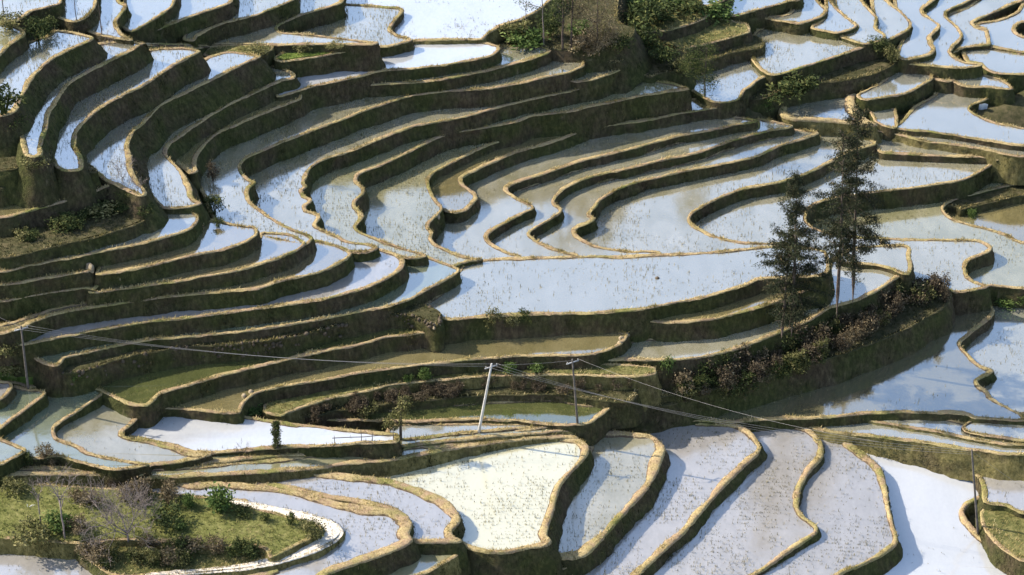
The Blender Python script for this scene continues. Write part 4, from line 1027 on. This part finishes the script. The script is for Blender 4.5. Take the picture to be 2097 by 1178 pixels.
one = [
 (1075, 94, 84, 26, 'leaf_green', 'broadleaf_bush', 'bright broad-leaved bush beside the small pond under the pole tree'),
 (1187, 74, 50, 26, 'leaf_green', 'broadleaf_bush', 'bright green bush between the dark tree trunks'),
 (1240, 85, 44, 34, 'leaf_olive', 'bush', 'olive bush at the foot of the brown tree'),
 (1055, 86, 60, 40, 'leaf_olive', 'bush', 'olive bush on the slope under the big white paddy'),
 (1125, 78, 52, 46, 'leaf_dark', 'bush', 'dark bush behind the pole tree'),
 (1200, 112, 60, 36, 'leaf_brown', 'bush', 'dry brown thicket at the foot of the slender trees'),
 (1262, 118, 60, 40, 'leaf_dark', 'bush', 'dark bush above the narrow upper pond'),
 (1460, 38, 84, 30, 'leaf_green', 'broadleaf_bush', 'low bright green mound of leaves on the grass ledge corner'),
 (1300, 12, 110, 26, 'leaf_green', 'hedge_bush', 'bright leafy hedge along the top of the dark grass bank'),
 (1375, 8, 80, 22, 'leaf_green', 'hedge_bush', 'bright leafy bush beside the hedge top'),
 (1310, 60, 90, 50, 'leaf_dark', 'bush', 'dark shrub at the left end of the top grass ledge'),
 (1350, 40, 90, 34, 'leaf_dark', 'bush', 'dark green shrub below the bright hedge'),
 (1410, 30, 70, 26, 'leaf_dark', 'bush', 'dark green shrub beside the low bright mound'),
 (1310, 110, 90, 60, 'leaf_dark', 'bush', 'large dark bush right of the narrow upper pond'),
 (1355, 130, 70, 34, 'leaf_dark', 'bush', 'dark shrub on the slope behind the bushy tree'),
 (1390, 150, 40, 24, 'leaf_olive', 'bush', 'small olive bush left of the dark bushy tree'),
 (1570, 226, 30, 24, 'leaf_green', 'bush', 'small pale green bush under the dark hummock'),
 (1600, 205, 90, 40, 'leaf_dark', 'bush', 'dark hummock of scrub between two right-hand paddies'),
 (1640, 190, 80, 36, 'leaf_dark', 'bush', 'dark scrub on the bank under the stubble paddy'),
 (1795, 105, 50, 26, 'leaf_dark', 'bush', 'dark bush where the right-hand bunds meet'),
 (1825, 130, 40, 34, 'leaf_olive', 'bush', 'olive bush at the bank corner by the curling bunds'),
 (78, 84, 58, 40, 'leaf_dark', 'bush', 'leafy green bush overhanging the upper left paddy corner'),
 (100, 70, 46, 30, 'leaf_dark', 'bush', 'dark bush behind the leafy corner bush'),
 (20, 60, 60, 30, 'leaf_olive', 'bush', 'olive scrub at the edge of the highest paddies'),
 (5, 236, 90, 60, 'leaf_dark', 'bush', 'big dark bush below the steep upper left bank'),
 (25, 280, 60, 40, 'leaf_dark', 'bush', 'dark bush over the small triangular pool'),
 (70, 345, 60, 26, 'leaf_olive', 'bush', 'olive scrub on the dark slope over the brown paddy'),
 (205, 437, 80, 24, 'leaf_olive', 'bush', 'bushy tuft lit on the dark grass bank'),
 (130, 460, 70, 20, 'leaf_olive', 'bush', 'low lit scrub on the dark grass bank'),
 (436, 372, 24, 36, 'leaf_red', 'bush', 'russet bush on the bund end beside the wide blue paddy'),
 (440, 440, 44, 36, 'leaf_dark', 'bush', 'dark spiky bush where five bunds meet'),
 (448, 466, 24, 18, 'leaf_dark', 'bush', 'small dark bush over the bright pool corner'),
 (620, 100, 50, 10, 'leaf_olive', 'bush', 'green weeds along the ledge above the brown strip'),
 (690, 97, 44, 10, 'leaf_olive', 'bush', 'green weed clump on the ledge beside the white pond'),
 (530, 112, 60, 18, 'leaf_olive', 'bush', 'olive scrub on the ledge below the path'),
 (1010, 668, 40, 34, 'leaf_olive', 'bush', 'olive bush on the stony front bank of the big pond'),
 (1046, 668, 34, 26, 'leaf_olive', 'bush', 'smaller olive bush on the stony front bank of the big pond'),
 (1076, 670, 30, 36, 'leaf_dark', 'bush', 'dark bush on the front bank of the big pond'),
 (870, 780, 30, 22, 'leaf_green', 'bush', 'small green bush on the ledge below the brown pond'),
 (836, 782, 20, 14, 'leaf_green', 'bush', 'tiny green bush on the ledge below the brown pond'),
 (1042, 764, 34, 20, 'leaf_green', 'bush', 'green weeds behind the leaning pole'),
 (1100, 762, 28, 16, 'leaf_green', 'bush', 'small green weeds left of the upright pole'),
 (1366, 770, 30, 36, 'leaf_green', 'bush', 'upright green bush at the end of the grassy ledge'),
 (515, 848, 50, 16, 'leaf_green', 'bush', 'green weeds under the rounded bund end'),
 (755, 848, 50, 26, 'leaf_olive', 'bush', 'olive bush at the foot of the russet bank'),
 (155, 785, 18, 22, 'leaf_green', 'bush', 'small green bush at the foot of the stone wall'),
 (15, 730, 60, 36, 'leaf_olive', 'bush', 'olive bush on the grass patch beside the dark pole'),
 (25, 768, 60, 30, 'leaf_olive', 'bush', 'bushy tuft below the dark pole on the grass patch'),
 (57, 958, 30, 34, 'leaf_dark', 'bush', 'dark bush at the corner of the lowest blue pool'),
 (92, 938, 40, 24, 'leaf_brown', 'bush', 'dry brown brush on the pool corner by the road'),
 (110, 952, 40, 20, 'leaf_brown', 'bush', 'dry brush heap beside the earth road'),
 (388, 1040, 34, 26, 'leaf_green', 'bush', 'round green bush on the meadow edge'),
 (455, 1046, 64, 40, 'leaf_green', 'bush', 'largest green bush on the meadow edge by the pale path'),
 (500, 1058, 40, 20, 'leaf_dark', 'bush', 'dark bush beside the largest green bush on the meadow'),
 (543, 1070, 24, 20, 'leaf_dark', 'bush', 'small dark bush on the pale path edge'),
 (596, 1078, 26, 28, 'leaf_dark', 'bush', 'dark upright bush at the bend of the pale path'),
 (640, 1105, 50, 36, 'leaf_olive', 'bush', 'olive bush inside the bend of the pale path'),
 (625, 1085, 30, 22, 'leaf_dark', 'bush', 'dark bush above the bend of the pale path'),
 (370, 1085, 28, 18, 'leaf_green', 'bush', 'small bright bush on the open meadow'),
 (340, 1072, 90, 34, 'leaf_dark', 'bush', 'dark thicket right of the bare spreading tree'),
 (120, 1085, 60, 30, 'leaf_green', 'bush', 'bright green weeds at the foot of the bare trunks'),
 (160, 1090, 50, 30, 'leaf_brown', 'bush', 'brown bush beside the bare trunk'),
 (60, 1112, 80, 40, 'leaf_olive', 'bush', 'olive scrub on the left end of the meadow bank'),
 (30, 1010, 60, 30, 'leaf_olive', 'bush', 'olive weeds at the meadow corner under the road'),
 (2060, 626, 50, 16, 'leaf_green', 'bush', 'bright reeds at the head of the right-hand pool'),
 (2090, 620, 40, 16, 'leaf_green', 'bush', 'bright reeds further along the head of the right-hand pool'),
 (1990, 446, 20, 14, 'leaf_green', 'bush', 'green weeds in the corner of the sunken pool'),
]
for o in one:
    shrub(*o)
# scrub on the long bank under the firs: russet, olive and dark bushes in no order
kinds = (('leaf_red', 'russet_bush', 'russet twiggy bush on the long scrubby bank under the firs', 'russet scrub on the fir bank'),
         ('leaf_olive', 'scrub_bush', 'olive bush on the long scrubby bank under the firs', 'olive scrub on the fir bank'),
         ('leaf_dark', 'dark_bush', 'dark bush on the long scrubby bank under the firs', 'dark scrub on the fir bank'),
         ('leaf_brown', 'dry_bush', 'dry brown bush on the long scrubby bank under the firs', 'dry scrub on the fir bank'))
bank = P("1390,765 1450,752 1500,740 1550,722 1600,704 1650,683 1700,658 1750,640 1800,618 1850,590 1900,582 1930,588")
bx = np.array([q[0] for q in bank]); by = np.array([q[1] for q in bank])
for k in range(130):
    u = 1380 + 555 * rng.random()
    v = np.interp(u, bx, by) + rng.random() ** 1.2 * (20 + 48 * min(1, (1960 - u) / 300))
    kd = kinds[int(rng.choice(4, p=[.38, .27, .17, .18]))]
    w_, h_ = 26 + 26 * rng.random(), 20 + 22 * rng.random()
    where = ('near the upright green bush', 'left of the firs', 'below the dense-crowned fir', 'below the two tallest firs', 'past the tallest fir')[int(np.searchsorted((1480, 1585, 1675, 1770), u))]
    size = 'low' if h_ < 25 else ('broad' if w_ > 40 else 'upright')
    what = {'leaf_red': 'russet twiggy bush', 'leaf_olive': 'olive bush', 'leaf_dark': 'dark bush', 'leaf_brown': 'dry brown bush'}[kd[0]]
    shrub(u, v + 12, w_, h_, kd[0], kd[1], '%s %s on the long scrubby bank %s' % (size, what, where), kd[3])
for k in range(16):
    u = 30 + 270 * rng.random()
    v = np.interp(u, [0, 120, 234, 300], [470, 445, 402, 412]) + 8 + 34 * rng.random()
    w_ = 30 + 30 * rng.random()
    kd = ('leaf_dark', 'dark_bush') if rng.random() < .7 else ('leaf_olive', 'scrub_bush')
    shrub(u, v, w_, 14 + 14 * rng.random(), kd[0], kd[1], '%s %s bush on the dark grass bank %s' % ('wide' if w_ > 45 else 'small', 'olive' if kd[0] == 'leaf_olive' else 'dark', 'under the brown paddy' if u < 150 else 'by the bright pool corner'), 'bushes on the dark grass bank')
# russet brush along the wall of the ledges left of it
for k in range(40):
    u = 640 + 680 * rng.random()
    v = np.interp(u, [600, 655, 757, 927, 1029, 1182, 1320], [846, 824, 801, 777, 770, 770, 772]) + 12 + 22 * rng.random()
    w_, h_ = 18 + 18 * rng.random(), 14 + 12 * rng.random()
    where = ('right of the ivy-covered stump', 'above the small forked tree', 'left of the leaning pole', 'between the two poles', 'right of the dark upright pole')[int(np.searchsorted((760, 860, 990, 1180), u))]
    shrub(u, v + 6, w_, h_, 'leaf_red', 'russet_bush', '%s russet brush on the lower ledge wall %s' % ('small' if w_ < 25 else 'bushy', where), 'russet brush on the ledge wall')
# bushes on the front bank of the meadow
for k in range(24):
    u = 170 + 385 * rng.random()
    v = 1118 + 36 * rng.random()
    kd = [('leaf_dark', 'dark_bush', 'dark bush on the shaded front bank of the meadow', 'dark bushes on the meadow bank'),
          ('leaf_olive', 'scrub_bush', 'olive bush on the shaded front bank of the meadow', 'olive bushes on the meadow bank'),
          ('leaf_brown', 'dry_bush', 'dry brown bush on the shaded front bank of the meadow', 'dry bushes on the meadow bank')][int(rng.choice(3, p=[.45, .35, .2]))]
    w_ = 26 + 28 * rng.random()
    where = 'left of the low spreading tree' if u < 240 else ('under the low spreading tree' if u < 310 else ('right of the low spreading tree' if u < 430 else 'by the end of the pale path'))
    shrub(u, v + 8, w_, 20 + 16 * rng.random(), kd[0], kd[1], ('big ' if w_ > 42 else '') + kd[2].replace('shaded front bank of the meadow', 'meadow bank') + ' ' + where, kd[3])
# purple-brown thicket at the back of the meadow
for k in range(8):
    u = 120 + 250 * rng.random()
    v = 1000 + 30 * rng.random()
    shrub(u, v + 10, 30 + 22 * rng.random(), 24 + 18 * rng.random(), 'leaf_brown', 'thicket_bush', 'dull brown twiggy bush %s' % ('behind the straight bare tree' if u < 190 else ('behind the low spreading tree' if u < 290 else 'at the end of the thicket behind the meadow')), 'thicket behind the bare trees')

# ------------------------------------------------------------------ bare trees
p = hit(134, 1106)
bare_tree('bare_tree', px_m(p, 150) / math.cos(PITCH), .55, 41, M['pale_bark'], 4, .55, .11, 'bare pale-branched tree with a straight dark trunk on the meadow', loc=p)
p = hit(83, 1078)
bare_tree('bare_tree', px_m(p, 110) / math.cos(PITCH), .5, 42, M['pale_bark'], 3, .6, .08, 'smaller bare tree with few pale twigs at the left of the meadow', loc=p)
p = hit(263, 1110)
bare_tree('bare_tree', px_m(p, 108) / math.cos(PITCH), .95, 43, M['pale_bark'], 5, .18, .14, 'low spreading leafless tree with a mist of grey twigs', loc=p, fork=.7, nsplit=4)
p = hit(250, 372)
bare_tree('bare_shrub', 3.2, .9, 44, M['pale_bark'], 4, .15, .05, 'leafless grey bush standing in the bright upper left pool', 'shrub', loc=p, fork=.8)
p = hit(283, 392)
bare_tree('bare_shrub', 2.0, .9, 45, M['pale_bark'], 4, .15, .04, 'leafless bush on the bund end below the bright upper left pool', 'shrub', loc=p, fork=.8)
p = hit(225, 96)
bare_tree('bare_shrub', 2.6, 1.0, 46, M['pale_bark'], 4, .15, .04, 'leafless twiggy bush over the path between the upper left pools', 'shrub', loc=p, fork=.8)
p = hit(500, 928)
bare_tree('bare_shrub', 1.6, 1.2, 47, M['pale_bark'], 3, .1, .03, 'fan of bare twigs on the road bank before the white paddy', 'shrub', loc=p, fork=.6)
p = hit(57, 1042)
dw = bare_tree('driftwood', 1.3, 1.6, 48, M['white_cloth'], 2, .2, .06, 'bleached dead branch lying in the meadow grass', 'branch', loc=p, nsplit=2, fork=.5)
dw.rotation_euler = (1.1, 0.3, 0.5)
# ivy-clad stump and the forked roadside tree
p = hit(567, 921)
leafy_tree('ivy_stump', px_m(p, 66) / math.cos(PITCH), 51, 'leaf_dark', [((0, 0, 0.9), (.42, .42, .8)), ((0, 0, 2.3), (.5, .5, .8)), ((0.05, 0, 3.2), (.38, .38, .45))], 'ivy-covered tree stump on the road before the white paddy', p, .2, 'bark', .16, 26, 34)
p = hit(821, 902)
leafy_tree('forked_tree', px_m(p, 84) / math.cos(PITCH), 52, 'leaf_olive', [crown(p, 815, 850, 20, 18), crown(p, 826, 830, 14, 16), crown(p, 804, 868, 15, 12)], 'small forked tree with thin leaves beside the earth road', p, .2, 'bark', .26, 17, 26, (0.1, 0), 8)

# ------------------------------------------------------------------ poles and cables
def pole(b0, top, r0, mat, label, arm=True):
    b0 = np.array(b0); t = np.array(top)
    root = add('utility_pole', None, None, None, label, 'pole', loc=b0)
    d = t - b0
    mb = MB(); ks = np.linspace(-0.06, 1, 6)
    mb.tube(d[None, :] * ks[:, None], np.linspace(r0, r0 * 0.62, 6), 10)
    add('shaft', mb.mesh('shaft', M[mat], True), root)
    out = [t]
    if arm:
        mb = MB(); c = d * 0.955
        mb.box(c, (1.5, 0.10, 0.10), 0.5)
        add('crossarm', mb.mesh('crossarm', M['metal']), root)
        out = []
        for k in (-0.65, 0.0, 0.65):
            q = c + np.array([math.cos(.5) * k, math.sin(.5) * k, 0.05])
            mi = MB(); mi.tube(np.array([q, q + [0, 0, .09], q + [0, 0, .11], q + [0, 0, .2]]), [.03, .03, .055, .035], 8)
            add('insulator', mi.mesh('insulator', M['concrete'], True), root)
            out.append(b0 + q + np.array([0, 0, .2]))
    return out

def base_of(px, py, z=None): return hit(px, py) if z is None else at(px, py, z)
q1 = hit(980, 888); t1 = at_y(1007, 745, q1[1])
a1 = pole(q1, t1, .17, 'concrete', 'pale concrete pole leaning to the right beside the earth road')
q2 = hit(1183, 872); t2 = at_y(1172, 736, q2[1])
a2 = pole(q2, t2, .15, 'dark_pole', 'dark wooden pole upright at the edge of the green pool')
q3 = hit(58, 799); t3 = at_y(43, 668, q3[1])
a3 = pole(q3, t3, .15, 'dark_pole', 'dark pole on the grass patch where the cables meet')
q4 = hit(2003, 1096); t4 = at_y(1990, 921, q4[1])
a4 = pole(q4, t4, .15, 'dark_pole', 'dark bare pole on the bund of the white right-hand paddy', False)

def cable(a, b, sag, label, group=None):
    t = np.linspace(0, 1, 28)[:, None]
    p = np.asarray(a) * (1 - t) + np.asarray(b) * t
    p[:, 2] -= (4 * sag * t * (1 - t))[:, 0]
    mb = MB(); mb.tube(p, np.full(len(p), 0.010), 5)
    add('power_cable', mb.mesh('power_cable', M['wire'], True), None, None, label, 'cable', group)
for k in range(3):
    cable(a3[k], a1[k], 1.0 + .25 * k, 'long sagging cable between the dark left pole and the leaning concrete pole', 'cables to the leaning pole')
    cable(a1[k], t4 + np.array([0, 0, -.25 * k - .1]), 1.6 + .3 * k, 'cable running from the leaning concrete pole to the pole by the white paddy', 'cables to the right-hand pole')
L0 = at_y(-160, 560, q3[1] + 6)
cable(L0, a3[1], .4, 'thick cable coming down to the dark left pole from beyond')
cable(a1[1], a2[1], .15, 'short level cable between the leaning pole and the dark upright pole')
R0 = at_y(1800, 905, q2[1] - 25)
cable(a2[2], R0, 1.2, 'single pale cable slanting down across the dark valley pool from the upright pole')
R1_ = at_y(2260, 1090, q4[1] + 3)
cable(t4 + np.array([0, 0, -.15]), R1_, .6, 'cable leaving the right-hand pole over the grassy corner')

# rail fence on the road bank
p0 = hit(681, 910); p1 = hit(812, 902)
root = add('rail_fence', None, None, None, 'crooked single-rail wooden fence before the forked tree', 'fence', loc=p0)
d = p1 - p0
mb = MB(); tt = np.linspace(0, 1, 7)[:, None]
rp = d * tt + np.array([0, 0, .75]); rp[:, 2] += rng.normal(0, .05, 7)
mb.tube(rp, np.full(7, .045), 6); add('rail', mb.mesh('rail', M['dark_pole'], True), root)
for k, u in enumerate((.03, .45, .62, .95)):
    mb = MB(); q = d * u
    mb.tube(np.array([q + [0, 0, -.3], q + [.03, 0, .5], q + [0, .02, 1.1 + .5 * (k % 2)]]), [.05, .045, .03], 6)
    add('post', mb.mesh('post', M['dark_pole'], True), root)

# ------------------------------------------------------------------ stones
def stone_mesh(seed, mat='stone'):
    r = np.random.default_rng(seed)
    V = []
    n = 7
    for j, zc in enumerate((-.42, -.12, .22, .45)):
        rad = (.36, .52, .46, .22)[j]
        for i in range(n):
            a = i / n * 6.283 + j * .3
            V.append((math.cos(a) * rad * r.uniform(.8, 1.2), math.sin(a) * rad * r.uniform(.8, 1.2), zc + r.normal(0, .05)))
    V += [(0, 0, -.5), (0, 0, .52)]
    Q = [[j * n + i, j * n + (i + 1) % n, (j + 1) * n + (i + 1) % n, (j + 1) * n + i] for j in range(3) for i in range(n)]
    T = [[28, (i + 1) % n, i] for i in range(n)] + [[29, 21 + i, 21 + (i + 1) % n] for i in range(n)]
    return make_mesh('stone', np.array(V), [np.array(Q), np.array(T)], M[mat])
STM = [stone_mesh(k) for k in range(7)]
STP = [stone_mesh(k + 20, 'pale_stone') for k in range(5)]
def put_stone(p, sz, parent, **kw):
    o = add('stone', STM[int(rng.integers(0, 7))] if (parent is not None or kw.get('label', '').startswith('dark')) else STP[int(rng.integers(0, 5))], parent, loc=p, **kw)
    o.scale = (sz * rng.uniform(.8, 1.4), sz * rng.uniform(.7, 1.1), sz * rng.uniform(.6, 1.0))
    o.rotation_euler = (rng.normal(0, .3), rng.normal(0, .3), rng.random() * 6.283)
    return o
for sid, cnt, lo, hi in (('WL', 240, .18, .55), ('U1L', 60, .18, .4), ('R1L', 130, .2, .55)):
    s = [q for q in SL if q['id'] == sid][0]
    vi = np.where(s['vis'])[0]
    if not len(vi): continue
    for k in range(cnt):
        i = int(rng.choice(vi)); dep = rng.random() ** 1.6 * 1.5
        p = s['w'][i] + s['n'][i] * (-0.10 + dep * s['bat'] + rng.normal(0, .06)); p[2] += .1 - dep
        put_stone(p, rng.uniform(lo, hi), s['root'])
for (x, y, sz, lab) in ((1346, 572, .75, 'dark stone breaking the surface of the big pond'), (246, 573, .8, 'pale flat stone on the wall under the muddy left strip'),
                        (500, 812, .6, 'pale stone on the bund of the brown pond'), (514, 804, .7, 'larger pale stone at the bund bend of the brown pond'), (491, 848, .5, 'round pale stone at the foot of the rounded bund end'),
                        (895, 446, .8, 'broken stone in the notch of the weedy paddy bund'), (1040, 280, .7, 'stone at the blind end of the weedy paddy bund'), (1212, 760, .5, 'white block on the ledge below the narrow white pool'),
                        (184, 552, 1.2, 'reddish boulder closing the end of the muddy left strip')):
    put_stone(hit(x, y) + np.array([0, 0, sz * .15]), sz, None, label=lab, cat='stone')
for k in range(22):
    put_stone(hit(1262 + 60 * rng.random(), 668 + 36 * rng.random()), rng.uniform(.35, .8), None, label='ochre stone in the tumbled heap between the brown and narrow pools', cat='stone', group='tumbled stones by the brown pool')
for k in range(14):
    put_stone(hit(885 + 50 * rng.random(), 660 + 16 * rng.random()), rng.uniform(.3, .6), None, label='ochre stone on the crumbled corner left of the big pond', cat='stone', group='stones on the crumbled corner')
# white sheet caught on the bank
p = hit(2012, 226)
mb = MB()
g = np.linspace(-.5, .5, 6)
V = np.array([(x * 1.1, y * .5 + .1 * math.sin(x * 7), -y * 1.3 + .08 * math.sin(y * 9 + x * 5)) for y in g for x in g])
Q = np.array([[j * 6 + i, j * 6 + i + 1, (j + 1) * 6 + i + 1, (j + 1) * 6 + i] for j in range(5) for i in range(5)])
V2 = V + np.array([0, .03, .01])
mb.put(V, Q); mb.put(V2, Q[:, ::-1])
add('white_sheet', mb.mesh('white_sheet', M['white_cloth'], True), None, None, 'white plastic sheet caught on the dark bank at the right', 'sheet', loc=p + np.array([0, -.2, .5]))
